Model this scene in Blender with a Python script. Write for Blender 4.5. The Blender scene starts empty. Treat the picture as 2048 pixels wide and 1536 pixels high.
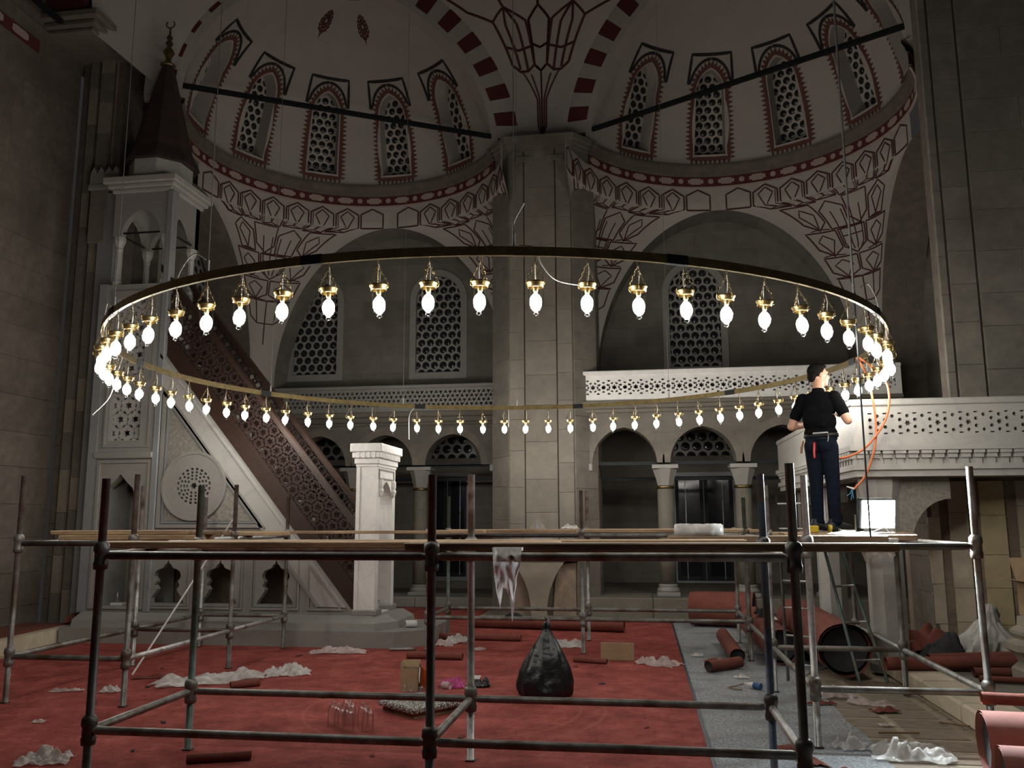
import bpy, bmesh, math, random
from math import sin, cos, pi, radians, sqrt, atan2, hypot
from mathutils import Vector, Matrix
from mathutils.geometry import delaunay_2d_cdt

# ------------------------------------------------------------------ scene, camera, light, exposure
S = bpy.context.scene
COL = S.collection
S.view_settings.view_transform = 'Standard'
S.view_settings.look = 'None'
S.view_settings.gamma = 1.0
S.view_settings.use_curve_mapping = False
S.view_settings.exposure = 0.0
S.cycles.use_denoising = True
S.cycles.use_adaptive_sampling = True
S.cycles.adaptive_threshold = 0.02
S.cycles.max_bounces = 5
S.cycles.diffuse_bounces = 2
S.cycles.glossy_bounces = 2
S.cycles.transmission_bounces = 2
S.cycles.transparent_max_bounces = 24
S.cycles.sample_clamp_indirect = 4.0
S.cycles.caustics_reflective = False
S.cycles.caustics_refractive = False

CAM_Z, YAW, PITCH, ROLL, FPX = 1.61, radians(8.5), 0.157, -0.0038, 1700.0
cd = bpy.data.cameras.new('camera')
cam = bpy.data.objects.new('camera', cd)
COL.objects.link(cam)
cd.sensor_width = 36.0
cd.lens = FPX / 2048 * 36.0
cd.clip_end = 200
cam.matrix_world = Matrix.Translation((0, 0, CAM_Z)) @ Matrix.Rotation(YAW, 4, 'Z') @ Matrix.Rotation(pi / 2 + PITCH, 4, 'X') @ Matrix.Rotation(ROLL, 4, 'Z')
S.camera = cam

W = bpy.data.worlds.new('night')
S.world = W
W.use_nodes = True
W.node_tree.nodes['Background'].inputs[0].default_value = (1.0, 0.93, 0.86, 1)
W.node_tree.nodes['Background'].inputs[1].default_value = 0.022     # what the rest of the dark hall gives back
BULB = 160.0        # emission of one lantern bulb
FLOOD = 1500.0      # emission of the work floodlight

random.seed(7)

# ------------------------------------------------------------------ helpers
def link(o, parent=None, world=True):
    COL.objects.link(o)
    if parent is not None:
        o.parent = parent
        if world:
            o.matrix_parent_inverse = Matrix.Translation(-Vector(parent.location))
    return o

def tag(o, label=None, cat=None, group=None, kind=None):
    if label: o['label'] = label
    if cat: o['category'] = cat
    if group: o['group'] = group
    if kind: o['kind'] = kind
    return o

def thing(name, label, cat, loc=(0, 0, 0), group=None, kind=None):
    o = bpy.data.objects.new(name, None)
    o.empty_display_size = 0.1
    o.location = loc
    COL.objects.link(o)
    return tag(o, label, cat, group, kind)

def meshobj(name, verts, faces, mat, parent=None, smooth=False, world=True):
    me = bpy.data.meshes.new(name)
    me.from_pydata([tuple(v) for v in verts], [], faces)
    me.update()
    if smooth:
        me.polygons.foreach_set('use_smooth', [True] * len(me.polygons))
    if mat: me.materials.append(mat)
    o = bpy.data.objects.new(name, me)
    return link(o, parent, world)

class MB:
    """collects shapes into one mesh"""
    def __init__(self): self.v = []; self.f = []
    def add(self, vs, fs):
        n = len(self.v)
        self.v += [Vector(p) for p in vs]
        self.f += [tuple(i + n for i in q) for q in fs]
        return self
    def box(self, x0, y0, z0, x1, y1, z1):
        vs = [(x, y, z) for z in (z0, z1) for y in (y0, y1) for x in (x0, x1)]
        return self.add(vs, [(0, 2, 3, 1), (4, 5, 7, 6), (0, 1, 5, 4), (2, 6, 7, 3), (0, 4, 6, 2), (1, 3, 7, 5)])
    def cbox(self, x0, y0, z0, x1, y1, z1, b=0.012):
        """box with chamfered edges"""
        bm = bmesh.new()
        bmesh.ops.create_cube(bm, size=1)
        for q in bm.verts:
            q.co = Vector((x0 + (q.co.x + .5) * (x1 - x0), y0 + (q.co.y + .5) * (y1 - y0), z0 + (q.co.z + .5) * (z1 - z0)))
        bmesh.ops.bevel(bm, geom=list(bm.edges), offset=b, segments=1, affect='EDGES')
        bm.verts.ensure_lookup_table(); bm.verts.index_update()
        self.add([q.co.copy() for q in bm.verts], [tuple(q.index for q in p.verts) for p in bm.faces])
        bm.free()
        return self
    def tube(self, p0, p1, r0, r1=None, n=12, cap=True):
        r1 = r0 if r1 is None else r1
        return self.path([p0, p1], [r0, r1], n, cap)
    def path(self, pts, r, n=8, cap=True):
        pts = [Vector(p) for p in pts]
        rs = r if isinstance(r, (list, tuple)) else [r] * len(pts)
        vs = []; fs = []
        up = None
        for i, p in enumerate(pts):
            d = (pts[min(i + 1, len(pts) - 1)] - pts[max(i - 1, 0)]).normalized()
            if up is None:
                up = Vector((0, 0, 1)) if abs(d.z) < .9 else Vector((1, 0, 0))
            a = d.cross(up).normalized(); b = d.cross(a).normalized(); up = -b if (-b).dot(up) > 0 else b
            for k in range(n):
                t = 2 * pi * k / n
                vs.append(p + (a * cos(t) + b * sin(t)) * rs[i])
        for i in range(len(pts) - 1):
            for k in range(n):
                k2 = (k + 1) % n
                fs.append((i * n + k, i * n + k2, (i + 1) * n + k2, (i + 1) * n + k))
        if cap:
            fs.append(tuple(range(n))); fs.append(tuple((len(pts) - 1) * n + k for k in reversed(range(n))))
        return self.add(vs, fs)
    def lathe(self, prof, c=(0, 0, 0), n=20, a0=0.0, close=True):
        """prof: (r, z) list"""
        vs = []; fs = []
        for (r, z) in prof:
            for k in range(n):
                t = a0 + 2 * pi * k / n
                vs.append((c[0] + r * cos(t), c[1] + r * sin(t), c[2] + z))
        for i in range(len(prof) - 1):
            for k in range(n):
                k2 = (k + 1) % n
                fs.append((i * n + k, i * n + k2, (i + 1) * n + k2, (i + 1) * n + k))
        if close:
            if prof[0][0] > 1e-5: fs.append(tuple(reversed(range(n))))
            if prof[-1][0] > 1e-5: fs.append(tuple((len(prof) - 1) * n + k for k in range(n)))
        return self.add(vs, fs)
    def prism(self, poly, O, X, Y, t):
        """polygon in plane O+xX+yY, front at the plane, thickness t backwards"""
        O, X, Y = Vector(O), Vector(X), Vector(Y); N = X.cross(Y).normalized()
        n = len(poly)
        area = sum(poly[i][0] * poly[(i + 1) % n][1] - poly[(i + 1) % n][0] * poly[i][1] for i in range(n))
        if area < 0: poly = poly[::-1]
        vs = [O + X * p[0] + Y * p[1] for p in poly] + [O + X * p[0] + Y * p[1] - N * t for p in poly]
        fs = [tuple(range(n)), tuple(reversed(range(n, 2 * n)))]
        for i in range(n):
            j = (i + 1) % n
            fs.append((i, i + n, j + n, j))
        return self.add(vs, fs)
    def plate(self, outline, holes, O, X, Y, t):
        """polygon with holes, extruded backwards by t"""
        O, X, Y = Vector(O), Vector(X), Vector(Y); N = X.cross(Y).normalized()
        tv, tf = tri_holes(outline, holes)
        P = [O + X * p[0] + Y * p[1] for p in tv]
        n = len(P)
        self.add(P + [p - N * t for p in P], [tuple(f) for f in tf] + [tuple(i + n for i in reversed(f)) for f in tf])
        for loop, out in [(outline, True)] + [(h, False) for h in holes]:
            lp = ccw(loop)
            if not out: lp = lp[::-1]
            m = len(lp)
            Q = [O + X * p[0] + Y * p[1] for p in lp]
            self.add(Q + [q - N * t for q in Q], [(i, i + m, (i + 1) % m + m, (i + 1) % m) for i in range(m)])
        return self
    def build(self, name, mat, parent=None, smooth=False, world=True):
        return meshobj(name, self.v, self.f, mat, parent, smooth, world)

def ccw(p):
    n = len(p)
    a = sum(p[i][0] * p[(i + 1) % n][1] - p[(i + 1) % n][0] * p[i][1] for i in range(n))
    return list(p) if a > 0 else list(p)[::-1]

def inside(pt, poly):
    x, y = pt; r = False; j = len(poly) - 1
    for i in range(len(poly)):
        xi, yi = poly[i]; xj, yj = poly[j]
        if (yi > y) != (yj > y) and x < (xj - xi) * (y - yi) / (yj - yi) + xi: r = not r
        j = i
    return r

def tri_holes(outline, holes, extra=()):
    pts = []; edges = []
    for loop in [outline] + list(holes):
        b = len(pts); m = len(loop)
        pts += [Vector((p[0], p[1])) for p in loop]
        edges += [(b + i, b + (i + 1) % m) for i in range(m)]
    pts += [Vector((p[0], p[1])) for p in extra]
    r = delaunay_2d_cdt(pts, edges, [], 0, 1e-6)
    V, Fc = r[0], r[2]
    boxes = [(min(p[0] for p in h), max(p[0] for p in h), min(p[1] for p in h), max(p[1] for p in h), h) for h in holes]
    out = []
    for f in Fc:
        cx = sum(V[i][0] for i in f) / len(f); cy = sum(V[i][1] for i in f) / len(f)
        if not inside((cx, cy), outline): continue
        if any(b[0] < cx < b[1] and b[2] < cy < b[3] and inside((cx, cy), b[4]) for b in boxes): continue
        a = (V[f[1]][0] - V[f[0]][0]) * (V[f[2]][1] - V[f[0]][1]) - (V[f[2]][0] - V[f[0]][0]) * (V[f[1]][1] - V[f[0]][1])
        out.append(tuple(f) if a > 0 else tuple(reversed(f)))
    return [(p[0], p[1]) for p in V], out

def clip(poly, conv):
    """clip polygon to a convex ccw polygon"""
    conv = ccw(conv); out = list(poly)
    for i in range(len(conv)):
        a, b = conv[i], conv[(i + 1) % len(conv)]
        ins = lambda p: (b[0] - a[0]) * (p[1] - a[1]) - (b[1] - a[1]) * (p[0] - a[0]) >= 0
        src, out = out, []
        for k in range(len(src)):
            p, q = src[k], src[(k + 1) % len(src)]
            ip, iq = ins(p), ins(q)
            if ip: out.append(p)
            if ip != iq:
                d1 = (b[0] - a[0]) * (p[1] - a[1]) - (b[1] - a[1]) * (p[0] - a[0])
                d2 = (b[0] - a[0]) * (q[1] - a[1]) - (b[1] - a[1]) * (q[0] - a[0])
                t = d1 / (d1 - d2)
                out.append((p[0] + (q[0] - p[0]) * t, p[1] + (q[1] - p[1]) * t))
        if not out: return []
    # drop doubles and slivers
    res = []
    for p in out:
        if not res or hypot(p[0] - res[-1][0], p[1] - res[-1][1]) > 1e-3: res.append(p)
    if len(res) > 1 and hypot(res[0][0] - res[-1][0], res[0][1] - res[-1][1]) < 1e-3: res.pop()
    if len(res) < 3: return []
    n = len(res)
    a = abs(sum(res[i][0] * res[(i + 1) % n][1] - res[(i + 1) % n][0] * res[i][1] for i in range(n))) / 2
    return res if a > 1e-4 else []

def ngon(cx, cy, r, n, rot=0.0):
    return [(cx + r * cos(rot + 2 * pi * k / n), cy + r * sin(rot + 2 * pi * k / n)) for k in range(n)]

def star(cx, cy, r1, r2, n=6, rot=0.0):
    return [(cx + (r1 if k % 2 == 0 else r2) * cos(rot + pi * k / n), cy + (r1 if k % 2 == 0 else r2) * sin(rot + pi * k / n)) for k in range(2 * n)]

def archpts(cx, hw, zs, za, n=10):
    """arch curve from the left springing to the right one"""
    h = za - zs; L = []
    if h > hw * 1.001:
        R = (hw * hw + h * h) / (2 * hw); c = R - hw
        am = math.asin(min(1, h / R))
        for k in range(n + 1):
            t = am * k / n
            L.append((cx + c - R * cos(t), zs + R * sin(t)))
    else:
        for k in range(n + 1):
            t = pi / 2 * k / n
            L.append((cx - hw * cos(t), zs + h * sin(t)))
    return L + [(2 * cx - p[0], p[1]) for p in reversed(L[:-1])]

def archpoly(cx, hw, z0, zs, za, n=10):
    return [(cx - hw, z0)] + archpts(cx, hw, zs, za, n) + [(cx + hw, z0)]

def hexcentres(x0, x1, y0, y1, sp, shift=0.0):
    out = []; row = 0; dy = sp * sqrt(3) / 2; y = y0
    while y <= y1 + 1e-6:
        x = x0 + (sp / 2 if row % 2 else 0) + shift
        while x <= x1 + 1e-6:
            out.append((x, y)); x += sp
        y += dy; row += 1
    return out

def girih(outline, sp, kind='star', k=1.0):
    """holes of a six-fold star lattice clipped to a convex outline"""
    xs = [p[0] for p in outline]; ys = [p[1] for p in outline]
    x0, x1, y0, y1 = min(xs), max(xs), min(ys), max(ys)
    H = []
    dy = sp * sqrt(3) / 2
    nrow = int((y1 - y0) / dy) + 3
    for r in range(-1, nrow):
        y = y0 + dy * .5 + r * dy
        for c in range(-1, int((x1 - x0) / sp) + 3):
            x = x0 + (sp / 2 if r % 2 else 0) + c * sp
            H.append(star(x, y, sp * .25 * k, sp * .14 * k, 6, pi / 6))
            for j in range(3):          # between neighbouring stars
                t = j * pi / 3
                mx, my = x + cos(t) * sp / 2, y + sin(t) * sp / 2
                a, b = sp * .085 * k, sp * .17 * k
                H.append([(mx + cos(t) * a, my + sin(t) * a), (mx - sin(t) * b, my + cos(t) * b), (mx - cos(t) * a, my - sin(t) * a), (mx + sin(t) * b, my - cos(t) * b)])
            for s_ in (1, -1):          # in the triangles
                H.append(ngon(x + sp / 2, y + s_ * dy / 3, sp * .065 * k, 6))
    return [q for q in (clip(ccw(h), outline) for h in H) if q]

# ------------------------------------------------------------------ materials
def NT(name):
    m = bpy.data.materials.new(name); m.use_nodes = True
    t = m.node_tree; return m, t, t.nodes, t.links, t.nodes['Principled BSDF']

def mat(name, c, rough=.7, metal=0.0, var=.25, sc=6.0, bump=.15, c2=None, stretch=None, c2amt=None, detail=6.0, spec=None, coarse=1.2, bsc=None, bdist=.01):
    m, t, N, L, B = NT(name)
    tc = N.new('ShaderNodeTexCoord')
    mp = N.new('ShaderNodeMapping'); L.new(tc.outputs['Object'], mp.inputs[0])
    if stretch: mp.inputs['Scale'].default_value = stretch
    n1 = N.new('ShaderNodeTexNoise'); n1.inputs['Scale'].default_value = sc; n1.inputs['Detail'].default_value = detail; n1.inputs['Roughness'].default_value = .65
    n2 = N.new('ShaderNodeTexNoise'); n2.inputs['Scale'].default_value = coarse; n2.inputs['Detail'].default_value = 4
    L.new(mp.outputs[0], n1.inputs[0]); L.new(mp.outputs[0], n2.inputs[0])
    r1 = N.new('ShaderNodeValToRGB'); L.new(n1.outputs[0], r1.inputs[0])
    d = [max(0, x * (1 - var)) for x in c]; u = [min(1, x * (1 + var)) for x in c]
    r1.color_ramp.elements[0].position = .3; r1.color_ramp.elements[1].position = .7
    r1.color_ramp.elements[0].color = (*d, 1); r1.color_ramp.elements[1].color = (*u, 1)
    col = r1.outputs[0]
    if c2:
        r2 = N.new('ShaderNodeValToRGB'); L.new(n2.outputs[0], r2.inputs[0])
        a = .5 if c2amt is None else c2amt
        r2.color_ramp.elements[0].position = .62 - a * .3; r2.color_ramp.elements[1].position = .75 - a * .2
        r2.color_ramp.elements[0].color = (0, 0, 0, 1); r2.color_ramp.elements[1].color = (1, 1, 1, 1)
        mx = N.new('ShaderNodeMix'); mx.data_type = 'RGBA'
        L.new(r2.outputs[0], mx.inputs[0]); L.new(col, mx.inputs[6]); mx.inputs[7].default_value = (*c2, 1)
        col = mx.outputs[2]
    L.new(col, B.inputs['Base Color'])
    B.inputs['Roughness'].default_value = rough; B.inputs['Metallic'].default_value = metal
    if spec is not None: B.inputs['Specular IOR Level'].default_value = spec
    if bump:
        bp = N.new('ShaderNodeBump'); bp.inputs['Strength'].default_value = bump; bp.inputs['Distance'].default_value = bdist
        if bsc:
            n3 = N.new('ShaderNodeTexNoise'); n3.inputs['Scale'].default_value = bsc; n3.inputs['Detail'].default_value = 3
            L.new(mp.outputs[0], n3.inputs[0]); L.new(n3.outputs[0], bp.inputs['Height'])
        else:
            L.new(n1.outputs[0], bp.inputs['Height'])
        L.new(bp.outputs[0], B.inputs['Normal'])
    return m

def marble(name, c=(.62, .61, .58), vein=(.36, .37, .38), sc=1.6, rough=.45):
    m, t, N, L, B = NT(name)
    tc = N.new('ShaderNodeTexCoord')
    n = N.new('ShaderNodeTexNoise'); n.inputs['Scale'].default_value = sc; n.inputs['Detail'].default_value = 9; n.inputs['Distortion'].default_value = 1.4
    L.new(tc.outputs['Object'], n.inputs[0])
    r = N.new('ShaderNodeValToRGB'); L.new(n.outputs[0], r.inputs[0])
    e = r.color_ramp.elements
    e[0].position = .36; e[0].color = (*[x * .9 for x in c], 1); e[1].position = .66; e[1].color = (*c, 1)
    k = e.new(.49); k.color = (*vein, 1); k = e.new(.455); k.color = (*[x * .97 for x in c], 1); k = e.new(.525); k.color = (*[x * .94 for x in c], 1)
    L.new(r.outputs[0], B.inputs['Base Color']); B.inputs['Roughness'].default_value = rough
    bp = N.new('ShaderNodeBump'); bp.inputs['Strength'].default_value = .05; L.new(n.outputs[0], bp.inputs['Height']); L.new(bp.outputs[0], B.inputs['Normal'])
    return m

def coursed(name, c, cw=.8, ch=.38, axis='XZ', joint=.82):
    """squared stone in courses, for walls too far to show single blocks"""
    m, t, N, L, B = NT(name)
    tc = N.new('ShaderNodeTexCoord'); sp = N.new('ShaderNodeSeparateXYZ'); L.new(tc.outputs['Object'], sp.inputs[0])
    cb = N.new('ShaderNodeCombineXYZ'); L.new(sp.outputs['X' if axis == 'XZ' else 'Y'], cb.inputs[0]); L.new(sp.outputs['Z'], cb.inputs[1])
    b = N.new('ShaderNodeTexBrick'); L.new(cb.outputs[0], b.inputs['Vector'])
    b.inputs['Scale'].default_value = 1.0; b.inputs['Brick Width'].default_value = cw; b.inputs['Row Height'].default_value = ch
    b.inputs['Mortar Size'].default_value = .006
    b.inputs['Color1'].default_value = (*[x * 1.1 for x in c], 1); b.inputs['Color2'].default_value = (*[x * .84 for x in c], 1); b.inputs['Mortar'].default_value = (*[x * joint for x in c], 1)
    n = N.new('ShaderNodeTexNoise'); n.inputs['Scale'].default_value = 3; n.inputs['Detail'].default_value = 8; L.new(tc.outputs['Object'], n.inputs[0])
    r = N.new('ShaderNodeValToRGB'); L.new(n.outputs[0], r.inputs[0]); r.color_ramp.elements[0].position = .3; r.color_ramp.elements[1].position = .72
    r.color_ramp.elements[0].color = (.72, .70, .67, 1); r.color_ramp.elements[1].color = (1, 1, 1, 1)
    mx = N.new('ShaderNodeMix'); mx.data_type = 'RGBA'; mx.blend_type = 'MULTIPLY'; mx.inputs[0].default_value = 1
    L.new(b.outputs[0], mx.inputs[6]); L.new(r.outputs[0], mx.inputs[7]); L.new(mx.outputs[2], B.inputs['Base Color'])
    B.inputs['Roughness'].default_value = .85
    return m

M = {}
M['plaster'] = mat('plaster', (.43, .40, .36), .9, var=.05, sc=2.5, bump=.04)
M['stone'] = mat('stone', (.185, .167, .136), .88, var=.15, sc=7, bump=.2, c2=(.155, .138, .112), c2amt=.35)
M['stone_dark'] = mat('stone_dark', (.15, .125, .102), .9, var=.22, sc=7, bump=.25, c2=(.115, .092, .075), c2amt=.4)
M['stone_warm'] = mat('stone_warm', (.29, .255, .20), .88, var=.15, sc=6, bump=.22, c2=(.245, .21, .165), c2amt=.4)
M['stone_sand'] = mat('stone_sand', (.62, .53, .40), .88, var=.17, sc=5, bump=.22, c2=(.52, .44, .32), c2amt=.4)
M['stone_sand_b'] = mat('stone_sand_second', (.57, .50, .385), .88, var=.17, sc=5, bump=.22, c2=(.47, .39, .29), c2amt=.5)
M['stone_b'] = mat('stone_second', (.205, .184, .150), .88, var=.15, sc=7, bump=.2, c2=(.165, .147, .12), c2amt=.35)
M['stone_grey'] = mat('stone_grey', (.20, .18, .15), .9, var=.25, sc=4, bump=.22, c2=(.155, .138, .115), c2amt=.4)
M['stone_dark_b'] = mat('stone_dark_second', (.165, .138, .113), .9, var=.22, sc=7, bump=.25, c2=(.125, .10, .082), c2amt=.4)
M['stone_brown'] = mat('stone_brown', (.27, .21, .155), .9, var=.3, sc=8, bump=.35, c2=(.22, .16, .12), c2amt=.5)
M['wallstone'] = coursed('wall_stone', (.20, .185, .158))
M['wallstone_side'] = coursed('wall_stone_side', (.225, .208, .178), axis='YZ')
M['marble'] = marble('grey_marble', (.30, .287, .262), (.262, .254, .24))
M['marble_trib'] = marble('pale_grey_marble', (.45, .435, .40), (.385, .375, .355))
M['marble_white'] = marble('white_marble', (.86, .84, .80), (.75, .74, .72), 2.2)
M['marble_blue'] = marble('blue_grey_marble', (.27, .275, .275), (.23, .235, .24), 1.2)
M['carved'] = mat('carved_stone', (.27, .25, .215), .7, var=.3, sc=22, bump=.8, bdist=.02, coarse=2)
M['red_paint'] = mat('red_voussoir_paint', (.095, .018, .017), .85, var=.08, sc=3, bump=.03)
M['red_line'] = mat('dark_red_line_paint', (.075, .022, .02), .85, var=.1, sc=5, bump=0)
M['orn_red'] = mat('ornament_red_paint', (.125, .050, .038), .85, var=.25, sc=30, bump=0)
M['black_line'] = mat('black_line_paint', (.02, .018, .018), .85, var=.1, sc=5, bump=0)
M['iron'] = mat('dark_iron', (.02, .022, .024), .6, .6, var=.3, sc=15, bump=.05)
M['dark_glass'] = mat('dark_window_glass', (.012, .014, .018), .12, var=.3, sc=4, bump=.02, spec=.6)
M['pane'] = mat('bottle_glass_pane', (.02, .021, .022), .15, var=.5, sc=9, bump=.1, spec=.6, coarse=.8, c2=(.05, .02, .025), c2amt=.25)
M['walnut'] = mat('walnut_wood', (.034, .0150, .0085), .5, var=.4, sc=9, bump=.12, stretch=(1.5, 6, 6), coarse=1)
M['walnut_dark'] = mat('dark_walnut_wood', (.036, .0195, .0155), .6, var=.35, sc=12, bump=.1, spec=.3)
M['steel'] = mat('scaffold_steel', (.20, .195, .18), .48, .55, var=.35, sc=14, bump=.12, c2=(.10, .075, .055), c2amt=.55, coarse=5)
M['steel_dark'] = mat('dark_scaffold_steel', (.065, .062, .058), .45, .55, var=.4, sc=14, bump=.12, c2=(.05, .035, .028), c2amt=.5, coarse=5)
M['steel_light'] = mat('galvanised_steel', (.42, .42, .41), .4, .6, var=.3, sc=18, bump=.1, c2=(.16, .14, .12), c2amt=.35, coarse=6)
M['steel_green'] = mat('green_painted_steel', (.10, .15, .13), .5, .4, var=.35, sc=14, bump=.1, c2=(.10, .08, .06), c2amt=.5, coarse=5)
M['steel_blue'] = mat('blue_painted_steel', (.05, .07, .10), .5, .4, var=.35, sc=14, bump=.1, c2=(.06, .05, .045), c2amt=.4, coarse=5)
M['plank'] = mat('plank_wood', (.40, .28, .16), .75, var=.3, sc=10, bump=.2, stretch=(1.2, 9, 9), c2=(.22, .14, .08), c2amt=.35, coarse=1.0)
M['plank_dark'] = mat('old_plank_wood', (.25, .165, .095), .8, var=.35, sc=10, bump=.2, stretch=(1.2, 9, 9), c2=(.12, .08, .05), c2amt=.45, coarse=1.0)
M['brass'] = mat('brass', (.42, .31, .13), .36, 1.0, var=.15, sc=10, bump=.03)
M['brass_dark'] = mat('aged_brass', (.22, .165, .075), .38, .9, var=.3, sc=12, bump=.05)
M['felt'] = mat('grey_underlay_felt', (.30, .315, .325), .95, var=.7, sc=48, bump=.2, c2=(.20, .21, .215), c2amt=.45, coarse=2.5)
M['red_felt'] = mat('red_carpet_back', (.20, .060, .042), .95, var=.18, sc=18, bump=.2, c2=(.145, .042, .03), c2amt=.4)
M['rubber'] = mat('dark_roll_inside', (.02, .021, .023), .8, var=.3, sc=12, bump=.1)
M['tile'] = mat('floor_stone_tile', (.23, .18, .13), .6, var=.25, sc=9, bump=.12, c2=(.16, .125, .09), c2amt=.45, coarse=2)
M['tile_light'] = mat('pale_floor_stone', (.38, .32, .23), .65, var=.22, sc=9, bump=.12, c2=(.27, .22, .16), c2amt=.4, coarse=2)

def emit(name, c, s):
    m, t, N, L, B = NT(name)
    N.remove(B); e = N.new('ShaderNodeEmission'); e.inputs[0].default_value = (*c, 1); e.inputs[1].default_value = s
    L.new(e.outputs[0], N['Material Output'].inputs[0]); return m
M['bulb'] = emit('lit_bulb', (1.0, .955, .88), BULB)
M['flood'] = emit('lit_floodlight_face', (.86, .95, 1.0), FLOOD)

def clear(name, tint=(1, 1, 1), rough=.10, k=.45, base=0.0):
    """thin clear glass: see-through with a Fresnel sheen"""
    m, t, N, L, B = NT(name)
    N.remove(B)
    tr = N.new('ShaderNodeBsdfTransparent'); tr.inputs[0].default_value = (*tint, 1)
    gl = N.new('ShaderNodeBsdfGlossy'); gl.inputs['Roughness'].default_value = rough
    fr = N.new('ShaderNodeLayerWeight'); fr.inputs[0].default_value = .25
    mu = N.new('ShaderNodeMath'); mu.operation = 'MULTIPLY'; mu.inputs[1].default_value = k; L.new(fr.outputs['Fresnel'], mu.inputs[0])
    mx = N.new('ShaderNodeMixShader'); ad = N.new('ShaderNodeMath'); ad.operation = 'ADD'; ad.inputs[1].default_value = base; L.new(mu.outputs[0], ad.inputs[0]); L.new(ad.outputs[0], mx.inputs[0]); L.new(tr.outputs[0], mx.inputs[1]); L.new(gl.outputs[0], mx.inputs[2])
    L.new(mx.outputs[0], N['Material Output'].inputs[0]); return m
M['glass'] = clear('clear_lamp_glass')
M['glass_spare'] = clear('clear_spare_glass', rough=.22, k=.5, base=.14)

def film(name, c, op=.5, rough=.35):
    """thin plastic sheet that lets part of the light through"""
    m, t, N, L, B = NT(name)
    B.inputs['Base Color'].default_value = (*c, 1); B.inputs['Roughness'].default_value = rough
    tr = N.new('ShaderNodeBsdfTransparent')
    mx = N.new('ShaderNodeMixShader')
    tc = N.new('ShaderNodeTexCoord'); n = N.new('ShaderNodeTexNoise'); n.inputs['Scale'].default_value = 14; n.inputs['Detail'].default_value = 5; L.new(tc.outputs['Object'], n.inputs[0])
    r = N.new('ShaderNodeMapRange'); r.inputs[1].default_value = .3; r.inputs[2].default_value = .7; r.inputs[3].default_value = max(0, op - .2); r.inputs[4].default_value = min(1, op + .2)
    L.new(n.outputs[0], r.inputs[0]); L.new(r.outputs[0], mx.inputs[0]); L.new(tr.outputs[0], mx.inputs[1]); L.new(B.outputs[0], mx.inputs[2])
    L.new(mx.outputs[0], N['Material Output'].inputs[0]); return m

# ------------------------------------------------------------------ measures of the hall (metres; x along the back wall, y into the hall)
AX = -1.62                       # axis of the middle pillar
VB = 15.95                       # plane of the big back arches and the left arcade
VR = 14.50                       # front of the right-hand gallery
VT = 16.60                       # upper tympanum wall inside the big arches
VW = 18.0                        # outer back wall
RS = 2.70                        # radius of the semidomes
CL = (AX - 3.24, 13.25)          # plan centre of the left semidome
CR = (AX + 3.24, 13.25)
Z0 = 8.30                        # springing of the semidomes
UL, UR = CL[0] - RS, CR[0] + RS  # side walls
XU, YV, ZU = Vector((1, 0, 0)), Vector((0, 1, 0)), Vector((0, 0, 1))
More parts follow.
